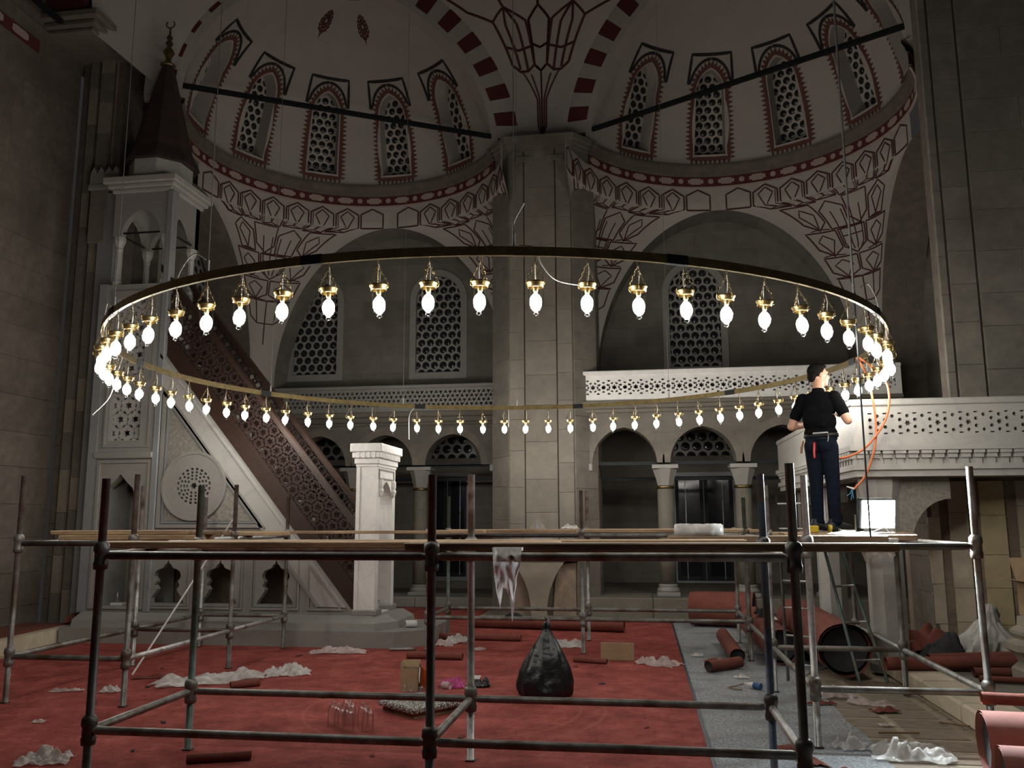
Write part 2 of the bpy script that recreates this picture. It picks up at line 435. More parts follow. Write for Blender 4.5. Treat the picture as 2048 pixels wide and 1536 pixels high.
# ------------------------------------------------------------------ floor
def carpet_mat():
    m, t, N, L, B = NT('red_carpet')
    tc = N.new('ShaderNodeTexCoord')
    n1 = N.new('ShaderNodeTexNoise'); n1.inputs['Scale'].default_value = 3.2; n1.inputs['Detail'].default_value = 10; n1.inputs['Roughness'].default_value = .72
    n2 = N.new('ShaderNodeTexNoise'); n2.inputs['Scale'].default_value = 26; n2.inputs['Detail'].default_value = 6
    for n in (n1, n2): L.new(tc.outputs['Object'], n.inputs[0])
    r = N.new('ShaderNodeValToRGB'); L.new(n1.outputs[0], r.inputs[0]); e = r.color_ramp.elements
    e[0].position = .33; e[0].color = (.19, .034, .028, 1); e[1].position = .66; e[1].color = (.43, .112, .092, 1)
    k = e.new(.5); k.color = (.31, .064, .053, 1)
    # pressed medallion: two rings and a floral fringe round the middle of the hall
    ds = N.new('ShaderNodeVectorMath'); ds.operation = 'DISTANCE'; L.new(tc.outputs['Object'], ds.inputs[0]); ds.inputs[1].default_value = (-1.62, 7.5, 0)
    def ring(rad, w):
        s = N.new('ShaderNodeMath'); s.operation = 'SUBTRACT'; L.new(ds.outputs['Value'], s.inputs[0]); s.inputs[1].default_value = rad
        a = N.new('ShaderNodeMath'); a.operation = 'ABSOLUTE'; L.new(s.outputs[0], a.inputs[0])
        c = N.new('ShaderNodeMapRange'); L.new(a.outputs[0], c.inputs[0]); c.inputs[1].default_value = w; c.inputs[2].default_value = w * .4; c.inputs[3].default_value = 0; c.inputs[4].default_value = 1
        return c.outputs[0]
    ra, rb = ring(1.28, .022), ring(1.07, .022)
    sm = N.new('ShaderNodeMath'); sm.operation = 'MAXIMUM'; L.new(ra, sm.inputs[0]); L.new(rb, sm.inputs[1])
    w = N.new('ShaderNodeTexWave'); w.wave_type = 'RINGS'; w.rings_direction = 'SPHERICAL'; w.inputs['Scale'].default_value = 1.1; w.inputs['Distortion'].default_value = 9; w.inputs['Detail'].default_value = 3
    mp = N.new('ShaderNodeMapping'); mp.inputs['Location'].default_value = (1.62, -7.5, 0); L.new(tc.outputs['Object'], mp.inputs[0]); L.new(mp.outputs[0], w.inputs[0])
    wv = N.new('ShaderNodeMapRange'); L.new(w.outputs[1], wv.inputs[0]); wv.inputs[1].default_value = .86; wv.inputs[2].default_value = 1.0; wv.inputs[3].default_value = 0; wv.inputs[4].default_value = .35
    mx2 = N.new('ShaderNodeMath'); mx2.operation = 'MAXIMUM'; L.new(sm.outputs[0], mx2.inputs[0]); L.new(wv.outputs[0], mx2.inputs[1])
    hf = N.new('ShaderNodeMath'); hf.operation = 'MULTIPLY'; hf.inputs[1].default_value = .45; L.new(mx2.outputs[0], hf.inputs[0])
    mx = N.new('ShaderNodeMix'); mx.data_type = 'RGBA'; L.new(hf.outputs[0], mx.inputs[0]); L.new(r.outputs[0], mx.inputs[6]); mx.inputs[7].default_value = (.40, .13, .09, 1)
    d = N.new('ShaderNodeValToRGB'); L.new(n2.outputs[0], d.inputs[0]); d.color_ramp.elements[0].position = .28; d.color_ramp.elements[1].position = .42
    d.color_ramp.elements[0].color = (.45, .4, .4, 1); d.color_ramp.elements[1].color = (1, 1, 1, 1)
    ml = N.new('ShaderNodeMix'); ml.data_type = 'RGBA'; ml.blend_type = 'MULTIPLY'; ml.inputs[0].default_value = 1; L.new(mx.outputs[2], ml.inputs[6]); L.new(d.outputs[0], ml.inputs[7])
    L.new(ml.outputs[2], B.inputs['Base Color']); B.inputs['Roughness'].default_value = .92; B.inputs['Specular IOR Level'].default_value = .25
    bp = N.new('ShaderNodeBump'); bp.inputs['Strength'].default_value = .35; bp.inputs['Distance'].default_value = .02; L.new(n1.outputs[0], bp.inputs['Height']); L.new(bp.outputs[0], B.inputs['Normal'])
    return m
M['carpet'] = carpet_mat()

fl = thing('floor', 'pale stone floor under the carpets of the prayer hall', 'floor', kind='structure')
b = MB(); b.box(-9.6, 1.0, -.12, 6.5, 18.2, -.012); b.build('floor_slab', M['tile_light'], fl)
TW, TL = .40, .285
k = 0
tile_me = {}
for i in range(3):
    for j in range(15):
        u0 = 1.50 + i * (TW + .05); v0 = 4.3 + j * (TL + .05)
        if u0 + TW > 2.47: w = 2.45 - u0
        else: w = TW
        if w < .05: continue
        key = round(w, 3)
        if key not in tile_me:
            q = MB().cbox(0, 0, -.02, w, TL, -.004, .006)
            o = q.build('tile', M['tile'], fl); tile_me[key] = o.data
            o.location = (u0, v0, 0)
        else:
            o = bpy.data.objects.new('tile', tile_me[key]); link(o, fl); o.location = (u0, v0, random.uniform(-.003, .001))

o = MB().prism([(-7.5, 1.2), (.42, 1.2), (.42, 13.95), (-2.75, 13.95), (-2.75, 15.7), (-7.5, 15.7)], (0, 0, 0), XU, YV, .012).build('red_carpet', M['carpet']); tag(o, 'wide worn red carpet with pressed medallion covering the hall floor', 'carpet')
o = MB().box(.42, 1.2, -.012, .445, 14.2, .004).build('carpet_edging', M['steel_blue']); tag(o, 'thin dark blue edge strip between red carpet and grey underlay', 'edging')
# the underlay: worn right-hand edge
ed = [(.445, 1.2), (1.35, 1.2), (1.50, 5.2)]
for k in range(26):
    v = 5.4 + k * .34
    ed.append((1.60 + .02 * sin(k * 1.7) + random.uniform(-.012, .012) + (.55 if v > 10.2 else max(0, (v - 9.6)) * .9 if v > 9.6 else 0), min(v, 14.2)))
ed += [(.445, 14.2)]
o = MB().prism(ed, (0, 0, -.003), XU, YV, .009).build('grey_underlay', M['felt']); tag(o, 'speckled grey felt underlay strip right of the red carpet', 'underlay')

# raised stone platforms
pf = thing('stone_platform', 'low yellowish stone platform along the right side with red rolls on it', 'platform', (3.5, 8, 0), kind='structure')
v = 4.2
while v < 9.6:
    L_ = random.uniform(.7, .95); q = MB().cbox(2.47, v + .004, -.01, 2.85, min(v + L_, 9.62) - .004, .15, .02); q.build('kerb_stone', M['stone_sand'], pf); v += L_
MB().box(2.852, 4.2, -.01, 6.2, 10.4, .145).build('platform_top', M['stone'], pf)
pl = thing('stone_platform', 'low stone platform at the far left with red carpet on top', 'platform', (-8.2, 10, 0), kind='structure')
MB().prism([(-7.55, 8.2), (-7.85, 11.3), (-8.64, 11.3), (-8.64, 8.2)], (0, 0, .17), XU, YV, .18).build('platform_body', M['stone_sand'], pl)
MB().prism([(-7.72, 8.2), (-7.98, 11.25), (-8.63, 11.25), (-8.63, 8.2)], (0, 0, .185), XU, YV, .013).build('platform_carpet', M['red_felt'], pl)

# ------------------------------------------------------------------ ashlar
def ashlar(parent, O, X, width, z0, z1, ch, bw, depth, mats, name='stone_block', gap=.003, ch_=.004, jit=.002, seed=1):
    rnd = random.Random(seed)
    O = Vector(O); X = Vector(X).normalized(); N = X.cross(ZU).normalized()
    z = z0; row = 0
    while z < z1 - .02:
        h = ch * rnd.uniform(.85, 1.15)
        if z + h > z1 - .12: h = z1 - z
        x = 0.0; first = True
        while x < width - .01:
            w = bw * rnd.uniform(.75, 1.25)
            if first and row % 2: w *= .6
            first = False
            if x + w > width - bw * .35: w = width - x
            j = rnd.uniform(-jit, jit)
            x0, x1, a, c = x + gap / 2, x + w - gap / 2, z + gap / 2, z + h - gap / 2
            P = lambda xx, zz, d: O + X * xx + ZU * zz + N * (d + j)
            e = ch_
            vs = [P(x0, a, -depth), P(x1, a, -depth), P(x1, c, -depth), P(x0, c, -depth),
                  P(x0, a, -e), P(x1, a, -e), P(x1, c, -e), P(x0, c, -e),
                  P(x0 + e, a + e, 0), P(x1 - e, a + e, 0), P(x1 - e, c - e, 0), P(x0 + e, c - e, 0)]
            fs = [(8, 9, 10, 11)]
            for i in range(4):
                k = (i + 1) % 4
                fs += [(4 + i, 4 + k, 8 + k, 8 + i), (i, k, 4 + k, 4 + i)]
            meshobj(name, vs, fs, rnd.choice(mats), parent)
            x += w
        z += h; row += 1

# ------------------------------------------------------------------ middle pillar
pm = thing('pillar_center', 'tall pale stone pillar in the middle between the two semidomes', 'pillar', (AX, 14.9, 0), kind='structure')
plan = [(AX - .90, 15.96), (AX - .90, 14.66), (AX - .55, 14.24), (AX + .55, 14.24), (AX + .90, 14.66), (AX + .90, 15.96)]
MB().prism([(p[0] * 1.0, p[1] + .02) for p in plan], (0, 0, 8.15), XU, YV, 8.16).build('pillar_core', M['stone_dark'], pm)
fr = [M['stone'], M['stone_b']]
for x0, w, dv in ((-.55, .27, 0), (-.275, .55, .008), (.28, .27, 0)):
    ashlar(pm, (AX + x0, 14.24 - .02 - dv, 0), XU, w - .012, 1.15 if w > .3 else .95, 8.1, .55, .6, .05, fr, seed=int(x0 * 100) + 60)
for (p, q, sd) in ((plan[1], plan[2], 3), (plan[3], plan[4], 4)):
    X = Vector((q[0] - p[0], q[1] - p[1], 0)); N = X.normalized().cross(ZU)
    ashlar(pm, Vector((p[0], p[1], 0)) + N * .02, X, X.length, 0, 8.1, .55, .7, .05, [M['stone'], M['stone_grey']], seed=sd)
ashlar(pm, (AX - .92, 15.96, 0), (0, -1, 0), 1.3, 0, 8.1, .55, .65, .05, [M['stone_grey']], seed=5)
ashlar(pm, (AX + .92, 14.66, 0), (0, 1, 0), 1.3, 0, 8.1, .55, .65, .05, [M['stone_grey']], seed=6)
def grow(pl_, d): 
    cx, cy = AX, 15.2
    return [(cx + (p[0] - cx) * (1 + d), cy + (p[1] - cy) * (1 + d)) for p in pl_]
b = MB()
for z0_, z1_, g in ((8.10, 8.17, .05), (8.17, 8.24, .09), (8.24, 8.34, .13)):
    b.prism(grow(plan, g), (0, 0, z1_), XU, YV, z1_ - z0_)
b.build('capital_moulding', M['stone'], pm)
for sx in (-.27, .27):
    MB().cbox(AX + sx - .16, 14.19, 7.88, AX + sx + .16, 14.21, 7.98, .004).build('capital_panel', M['stone'], pm)
# fountain front at the foot of the pillar: stem between two niches
cx = AX - .06
pr = []
for k in range(9):
    t = k / 8; pr.append((.13 + .30 * t ** 2.2, .06 + .86 * t))
outl = [(cx - p[0], p[1]) for p in pr][::-1] + [(cx - .20, 0), (cx + .20, 0)] + [(cx + p[0], p[1]) for p in pr]
MB().prism(outl, (0, 14.10, 0), XU, ZU, .14).build('niche_spandrel', M['stone_warm'], pm)
MB().cbox(AX - .62, 14.06, .92, AX + .62, 14.24, 1.02, .02).build('niche_cornice', M['stone'], pm)
for s in (-1, 1):
    MB().prism([(AX + s * .16, .05), (AX + s * .54, .05), (AX + s * .54, .9), (AX + s * .30, .86), (AX + s * .2, .6)], (0, 14.215, 0), XU, ZU, .05).build('niche_back', M['stone_brown'], pm)
og = [(-.26, 0), (-.26, .14), (-.22, .17), (-.19, .25), (-.14, .30), (-.12, .36), (-.05, .42), (0, .5), (.05, .42), (.12, .36), (.14, .30), (.19, .25), (.22, .17), (.26, .14), (.26, 0)]
MB().prism([(AX - .08 + p[0], 1.12 + p[1]) for p in og], (0, 14.20, 0), XU, ZU, .05).build('carved_crest', M['stone_warm'], pm)
MB().prism([(AX - .08 + p[0] * .62, 1.04 + p[1] * 1.06) for p in og], (0, 14.165, 0), XU, ZU, .05).build('marble_plaque', M['marble_blue'], pm)
wr = thing('wall_ledge', 'grey stone threshold at the foot of the middle pillar', 'ledge', kind='structure')
MB().cbox(AX - .95, 14.0, -.01, AX + .95, 14.22, .05, .015).build('ledge_stone', M['stone'], wr)

# ------------------------------------------------------------------ semidomes with windows
def loopmap(fn, loop): return [fn(*p) for p in loop]

def ribbon(b, pts, w, fn, closed=False, step=.12):
    """painted line of width w along a parameter-space polyline, mapped by fn (x, y, lift)"""
    P = [Vector((p[0], p[1])) for p in pts]
    if closed: P.append(P[0].copy())
    Q = [P[0]]
    for a, c in zip(P, P[1:]):
        n = max(1, int((c - a).length / step))
        for i in range(1, n + 1): Q.append(a + (c - a) * (i / n))
    vs = []; fs = []
    for i, p in enumerate(Q):
        a = Q[max(i - 1, 0)]; c = Q[min(i + 1, len(Q) - 1)]
        if closed and i in (0, len(Q) - 1): a, c = Q[-2], Q[1]
        d = c - a
        if d.length < 1e-9: d = Vector((1, 0))
        d.normalize(); n = Vector((-d.y, d.x)) * w / 2
        for lift in (.002, .014):
            vs.append(fn(p.x + n.x, p.y + n.y, lift)); vs.append(fn(p.x - n.x, p.y - n.y, lift))
    for i in range(len(Q) - 1):
        a, c = i * 4, i * 4 + 4
        fs += [(a + 2, a + 3, c + 3, c + 2), (a, a + 2, c + 2, c), (a + 1, c + 1, c + 3, a + 3)]
    b.add(vs, fs)

def disc_mesh(r):
    b = MB().lathe([(r, 0), (r * .92, .012), (r * .55, .004), (r * .22, .02), (0, .026)], n=12, close=False)
    me = bpy.data.meshes.new('pane'); me.from_pydata([tuple(p) for p in b.v], [], b.f); me.update()
    me.polygons.foreach_set('use_smooth', [True] * len(me.polygons)); me.materials.append(M['pane']); return me
DISC = {}
def lattice(parent, outline, sp, r, O, X, Y, t, matl, y0=None, behind=.03):
    """stone grille of round holes with a bottle-glass pane in every hole"""
    xs = [p[0] for p in outline]; ys = [p[1] for p in outline]
    mx = (min(xs) + max(xs)) / 2
    cc = [(x, y) for x, y in hexcentres(mx - sp * 8, mx + sp * 8, min(ys) + (y0 or sp * .12), max(ys) + sp, sp)]
    inner = [(mx + (p[0] - mx) * .96, min(ys) + .01 + (p[1] - min(ys)) * .985) for p in outline]
    holes = []; full = []
    for c in cc:
        h = clip(ngon(c[0], c[1], r, 12), inner)
        if h:
            n = len(h); a = abs(sum(h[i][0] * h[(i + 1) % n][1] - h[(i + 1) % n][0] * h[i][1] for i in range(n))) / 2
            if a > .12 * pi * r * r: holes.append(h); full.append(c)
    MB().plate(outline, holes, O, X, Y, t).build('lattice', matl, parent)
    O, X, Y = Vector(O), Vector(X), Vector(Y); N = X.cross(Y).normalized()
    R3 = Matrix((X, Y, N)).transposed().to_4x4()
    if r not in DISC: DISC[r] = disc_mesh(r * 1.04)
    for c in full:
        o = bpy.data.objects.new('pane', DISC[r])
        link(o, parent)
        o.matrix_basis = Matrix.Translation(O + X * c[0] + Y * c[1] - N * (t * .6)) @ R3
    return len(full)

WIN = 0
def semidome(side):
    global WIN
    C = CL if side == 'left' else CR
    ax = radians(-30 if side == 'left' else 30)
    def fn(x, y, lift=0.0):
        az = ax + x / RS; el = y / RS; r = RS - lift
        return Vector((C[0] + r * cos(el) * sin(az), C[1] + r * cos(el) * cos(az), Z0 + r * sin(el)))
    A = RS * pi / 2
    root = thing('ceiling_' + side, 'white plastered semidome with arched lattice windows, %s of the middle pillar' % side, 'semidome', (C[0], C[1], Z0), kind='structure')
    wc = [RS * radians(d) for d in (-65, -32.5, 0, 32.5, 65)]
    hole = lambda cx: archpoly(cx, .30, .24, 1.42, 1.82, 7)
    holes = [hole(c) for c in wc]
    nx = 44
    outl = [(-A + 2 * A * i / nx, 0) for i in range(nx + 1)] + [(A, A * .9 * i / 16) for i in range(1, 17)] + [(A - 2 * A * i / nx, A * .9) for i in range(1, nx + 1)] + [(-A, A * .9 * (1 - i / 16)) for i in range(1, 16)]
    extra = []; big = [archpoly(c, .31, .22, 1.42, 1.84, 7) for c in wc]
    for i in range(1, 76):
        for j in range(1, 32):
            p = (-A + 2 * A * i / 76, A * .9 * j / 32)
            if not any(inside(p, q) for q in big): extra.append(p)
    tv, tf = tri_holes(outl, holes, extra)
    meshobj('dome_shell', [fn(*p) for p in tv], [tuple(reversed(f)) for f in tf], M['plaster'], root, True)
    bo = MB(); bb = MB()
    for c, h in zip(wc, holes):
        # tangent frame in the middle of the window
        az = ax + c / RS; el = .98 / RS
        Nn = -Vector((cos(el) * sin(az), cos(el) * cos(az), sin(el)))      # towards the room
        X = Vector((-cos(az), sin(az), 0)); X = -X                          # to the right when looking out
        Y = Nn.cross(X).normalized()
        if Y.z < 0: X = -X; Y = Nn.cross(X).normalized()
        O = fn(c, .98) - Nn * .26
        front = [fn(*p) for p in ccw(h)]
        back = [q - Nn * ((q - O).dot(Nn)) for q in front]
        m = len(front)
        WIN += 1
        w = thing('window_%d' % WIN, 'arched window %s of the %s semidome, round panes and red painted border' % (['first from the left', 'second from the left', 'middle', 'second from the right', 'rightmost'][wc.index(c)], side), 'window', tuple(fn(c, .2)), 'windows of the semidomes', 'structure')
        meshobj('window_reveal', front + back, [(i, (i + 1) % m, (i + 1) % m + m, i + m) for i in range(m)], M['plaster'], w)
        ol = [((q - O).dot(X), (q - O).dot(Y)) for q in back]
        ol = ccw(ol)
        mx = sum(p[0] for p in ol) / m; my = sum(p[1] for p in ol) / m
        lattice(w, [(mx + (p[0] - mx) * 1.03, my + (p[1] - my) * 1.02) for p in ol], .165, .066, O + Nn * .02, X, Y, .05, M['plaster'])
        MB().plate([(mx + (p[0] - mx) * 1.06, my + (p[1] - my) * 1.05) for p in ol], [], O - Nn * .10, X, Y, .02).build('night_glass', M['dark_glass'], w)
        # painted border with little spikes
        inn = archpoly(c, .325, .20, 1.42, 1.86, 8); outp = archpoly(c, .40, .125, 1.42, 1.94, 8)
        ribbon(bo, [((p[0] + q[0]) / 2, (p[1] + q[1]) / 2) for p, q in zip(inn, outp)], .07, fn, True, .1)
        per = outp + [outp[0]]
        for p, q in zip(per, per[1:]):
            d = Vector((q[0] - p[0], q[1] - p[1])); n = max(1, int(d.length / .085)); tdir = d.normalized(); nn = Vector((tdir.y, -tdir.x))
            if (Vector(p) + nn * .1 - Vector((c, .9))).length < (Vector(p) - Vector((c, .9))).length: nn = -nn
            for k in range(n):
                p0 = Vector(p) + d * ((k + .12) / n); p1 = Vector(p) + d * ((k + .88) / n); tip = (p0 + p1) / 2 + nn * .085
                bo.add([fn(p0.x, p0.y, .012), fn(p1.x, p1.y, .012), fn(tip.x, tip.y, .012)], [(0, 1, 2)])
        # black corner figures over the arch
        for s in (-1, 1):
            arc = [(c + s * .44 * cos(t), 1.58 + .44 * sin(t)) for t in [radians(d) for d in range(8, 91, 9)]]
            ribbon(bb, [(c, 2.10), (c + s * .50, 2.10), (c + s * .50, 1.56)], .06, fn)
            ribbon(bb, [(c + s * .50, 1.56)] + arc, .055, fn)
    bo.build('painted_border', M['orn_red'], root); bb.build('painted_spandrel', M['black_line'], root)
    # painted medallions high on the dome
    bm_ = MB()
    for x in ((-.72, 1.15) if side == 'left' else (-1.0, .9)):
        y = 3.22 if side == 'left' else 3.45
        for rr, nn, w_ in ((.26, 14, .05), (.17, 10, .04), (.08, 8, .04)):
            ribbon(bm_, star(x, y, rr, rr * .84, nn), w_, fn, True, .1)
        for k in range(14):
            t = 2 * pi * k / 14
            ribbon(bm_, [(x + .08 * cos(t), y + .08 * sin(t)), (x + .25 * cos(t + .25), y + .25 * sin(t + .25))], .025, fn)
        bm_.add([fn(x - .04, y - .26, .006), fn(x + .04, y - .26, .006), fn(x, y - .42, .006)], [(0, 1, 2)])
    bm_.build('painted_medallion', M['red_line'], root)
    # ring of mouldings and the red frieze below the dome
    na = 56
    def sweep(prof):
        vs = []; fs = []
        for i in range(na + 1):
            az = ax - radians(92) + radians(184) * i / na
            for (r, z) in prof: vs.append((C[0] + r * sin(az), C[1] + r * cos(az), z))
        m = len(prof)
        for i in range(na):
            for j in range(m - 1): fs.append((i * m + j, i * m + j + 1, (i + 1) * m + j + 1, (i + 1) * m + j))
        return vs, fs
    vs, fs = sweep([(RS, 8.09), (RS - .03, 8.11), (RS - .05, 8.18), (RS - .09, 8.26), (RS - .09, 8.31), (RS + .02, 8.32)])
    meshobj('dome_cornice', vs, fs, M['stone_dark'], root)
    vs, fs = sweep([(RS + .01, 7.905), (RS - .012, 7.91), (RS - .012, 8.085), (RS + .01, 8.09)])
    meshobj('painted_frieze', vs, fs, M['red_paint'], root)
    vs, fs = sweep([(RS + .01, 7.855), (RS - .02, 7.865), (RS - .02, 7.895), (RS + .01, 7.905)])
    meshobj('pale_fillet', vs, fs, mat_pink, root)
    b = MB()
    cyl = lambda x, y, l=0: Vector((C[0] + (RS - .013 - l) * sin(ax + x / RS), C[1] + (RS - .013 - l) * cos(ax + x / RS), y))
    x = -RS * radians(88); i = 0
    while x < RS * radians(88):
        if i % 2 == 0: pts = [(-.15, -.035), (-.11, -.035), (-.09, -.062), (.09, -.062), (.11, -.035), (.15, -.035), (.15, .035), (.11, .035), (.09, .062), (-.09, .062), (-.11, .035), (-.15, .035)]
        else: pts = star(0, 0, .062, .044, 8)
        cc = cyl(x, 7.998, .004)
        loop = [cyl(x + p[0], 7.998 + p[1], .004) for p in pts]; n = len(loop)
        b.add([cc] + loop, [(0, k + 1, (k + 1) % n + 1) for k in range(n)])
        x += .29; i += 1
    b.build('painted_cartouche', mat_pink, root)
    return fn
mat_pink = mat('pale_pink_paint', (.42, .33, .29), .9, var=.06, sc=4, bump=0)
FN_L = semidome('left'); FN_R = semidome('right')

# ------------------------------------------------------------------ pendentives under the semidomes
AS, AA, AH = 4.2, 7.42, 2.36      # springing, apex and half width of the big arches
def hwz(z):
    if z <= AS: return AH
    if z >= AA: return 0.0
    return AH * max(0.0, 1 - ((z - AS) / (AA - AS)) ** 2.0) ** .53
def zhw(x):
    x = min(abs(x), AH)
    return AS + (AA - AS) * max(0.0, 1 - (x / AH) ** (1 / .53)) ** .5
def pend_fn(C, su, sv):
    K = (C[0] + su * RS, C[1] + sv * RS)
    def fn(th, z, lift=0.0):
        """th in metres along the curve, 0 on the side wall, 1 on the back wall (fraction)"""
        r = RS - hwz(z)
        r = max(r, .3)
        t = th * pi / 2
        rr = r - lift
        return Vector((K[0] - su * r + su * rr * cos(t), K[1] - sv * r + sv * rr * sin(t), z))
    return fn
def pendentive(parent, C, su, sv, z0=3.6, t0=0.0, t1=1.0):
    fn = pend_fn(C, su, sv)
    zs = [z0 + (AS - z0) * i / 4 for i in range(4)] + [AS + (AA - AS) * sin(pi / 2 * i / 26) for i in range(27)] + [7.60, 7.75, 7.88]
    n = 14; vs = []; fs = []
    for z in zs:
        for k in range(n + 1): vs.append(fn(t0 + (t1 - t0) * k / n, z))
    for i in range(len(zs) - 1):
        for k in range(n): fs.append((i * (n + 1) + k, i * (n + 1) + k + 1, (i + 1) * (n + 1) + k + 1, (i + 1) * (n + 1) + k))
    meshobj('pendentive', vs, fs, M['plaster'], parent, True)
    return fn

wb = thing('wall_back', 'outer back wall of the galleries in squared stone', 'wall', (AX, VW, 0), kind='structure')
wl = thing('wall_left', 'left side wall with big arch behind the pulpit', 'wall', (UL, 13, 0), kind='structure')
wrt = thing('wall_right', 'right side wall with big dark arch beside the right pillar', 'wall', (UR, 13, 0), kind='structure')
PL_A = pendentive(wl, CL, -1, 1); PL_B = pendentive(wb, CL, 1, 1)
PR_A = pendentive(wb, CR, -1, 1); PR_B = pendentive(wrt, CR, 1, 1)

# soffits of the big arches and the tympanum walls
arch2 = [(-AH, 3.5)] + [(-AH * cos(pi / 2 * k / 16), zhw(AH * cos(pi / 2 * k / 16))) for k in range(17)]
arch2 = arch2 + [(-p[0], p[1]) for p in reversed(arch2[:-1])]
def soffit(parent, C, kind, depth):
    vs = []; A2 = arch2 if kind == 'back' else [p for p in arch2 if p[0] > -1.05]
    for x, z in A2:
        if kind == 'back': vs += [(C[0] + x, VB, z), (C[0] + x, VB + depth, z)]
        else:
            s = -1 if kind == 'left' else 1
            vs += [(C[0] + s * RS, C[1] + x, z), (C[0] + s * (RS + depth), C[1] + x, z)]
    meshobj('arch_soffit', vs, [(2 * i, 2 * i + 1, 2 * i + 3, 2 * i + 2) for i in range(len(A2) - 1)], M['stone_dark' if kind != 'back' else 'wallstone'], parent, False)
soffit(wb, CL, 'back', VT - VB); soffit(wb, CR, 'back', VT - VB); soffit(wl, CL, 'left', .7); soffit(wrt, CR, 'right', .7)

# lower outer wall with windows: (centre, half width, z0, springing, apex)
upw = [(-6.63, .51, 4.55, 6.07, 6.63), (-4.00, .50, 4.53, 6.05, 6.60), (1.145, .52, 4.49, 6.01, 6.53)]
lun = [(-6.75, .55, 2.90, 2.92, 3.42), (-4.02, .56, 2.90, 2.92, 3.42), (1.30, .60, 2.88, 2.90, 3.44)]
drs = [(-6.75, .50, .36, 2.50), (-4.12, .46, .38, 2.52), (1.29, .60, .33, 2.48)]
MB().plate([(-8.7, 3.3), (5.2, 3.3), (5.2, 8.3), (-8.7, 8.3)], [archpoly(c, h, a, s, t, 9) for c, h, a, s, t in upw], (0, VT, 0), XU, ZU, .4).build('tympanum', M['wallstone'], wb)
holes = [archpoly(c, h, a, s, t, 9) for c, h, a, s, t in lun] + [[(c - h, a), (c + h, a), (c + h, t), (c - h, t)] for c, h, a, t in drs]
MB().plate([(-8.7, -.1), (5.2, -.1), (5.2, 3.6), (-8.7, 3.6)], holes, (0, VW, 0), XU, ZU, .5).build('wall_face', M['wallstone'], wb)
nm = ['behind the pulpit stair', 'left of the middle pillar', 'right of the middle pillar']
for (c, h, a, s, t), d in zip(upw, nm):
    WIN += 1
    w = thing('window_%d' % WIN, 'tall arched gallery window of round bottle panes %s' % d, 'window', (c, VT, a), 'tall gallery windows', 'structure')
    MB().plate(archpoly(c, h + .10, a - .12, s, t + .10), [archpoly(c, h - .03, a + .02, s, t - .03)], (0, VT - .03, 0), XU, ZU, .10).build('window_frame', M['marble'], w)
    lattice(w, archpoly(c, h + .01, a, s, t + .01), .181, .0765, (0, VT + .06, 0), XU, ZU, .06, M['marble'])
    MB().plate(archpoly(c, h + .02, a - .02, s, t + .02), [], (0, VT + .2, 0), XU, ZU, .02).build('night_glass', M['dark_glass'], w)
nm = ['farthest left', 'in the left arcade', 'in the right arcade']
for (c, h, a, s, t), d in zip(lun, nm):
    WIN += 1
    w = thing('window_%d' % WIN, 'half-round lattice fanlight with large round panes %s' % d, 'window', (c, VW, a), 'fanlights over the lower windows', 'structure')
    lattice(w, archpoly(c, h + .01, a - .02, s, t + .01), .232, .094, (0, VW + .04, 0), XU, ZU, .06, M['marble'], y0=.02)
    MB().plate(archpoly(c, h + .02, a - .04, s, t + .02), [], (0, VW + .2, 0), XU, ZU, .02).build('night_glass', M['dark_glass'], w)
for n_, ((c, h, a, t), d) in enumerate(zip(drs, nm)):
    w = thing('door_%d' % (n_ + 1), 'black two-leaf window door with thin light edges %s' % d, 'door', (c, VW, a), 'dark doors under the fanlights', 'structure')
    MB().plate([(c - h - .06, a - .06), (c + h + .06, a - .06), (c + h + .06, t + .06), (c - h - .06, t + .06)], [[(c - h + .02, a + .02), (c + h - .02, a + .02), (c + h - .02, t - .02), (c - h + .02, t - .02)]], (0, VW - .02, 0), XU, ZU, .08).build('door_frame', M['marble_blue'], w)
    for s in (-1, 1):
        x0, x1 = (c - h + .02, c - .012) if s < 0 else (c + .012, c + h - .02)
        MB().plate([(x0, a + .02), (x1, a + .02), (x1, t - .02), (x0, t - .02)], [[(x0 + .07, a + .1), (x1 - .07, a + .1), (x1 - .07, t - .1), (x0 + .07, t - .1)]], (0, VW + .06, 0), XU, ZU, .05).build('door_leaf', M['iron'], w)
        MB().box(x0 + .06, VW + .08, a + .09, x1 - .06, VW + .09, t - .09).build('door_glass', M['dark_glass'], w)
        e = x1 if s < 0 else x0
        MB().box(c + s * (h * .62) - .006, VW + .045, a + .05, c + s * (h * .62) + .006, VW + .058, t - .05).build('light_strip', M['steel_light'], w)
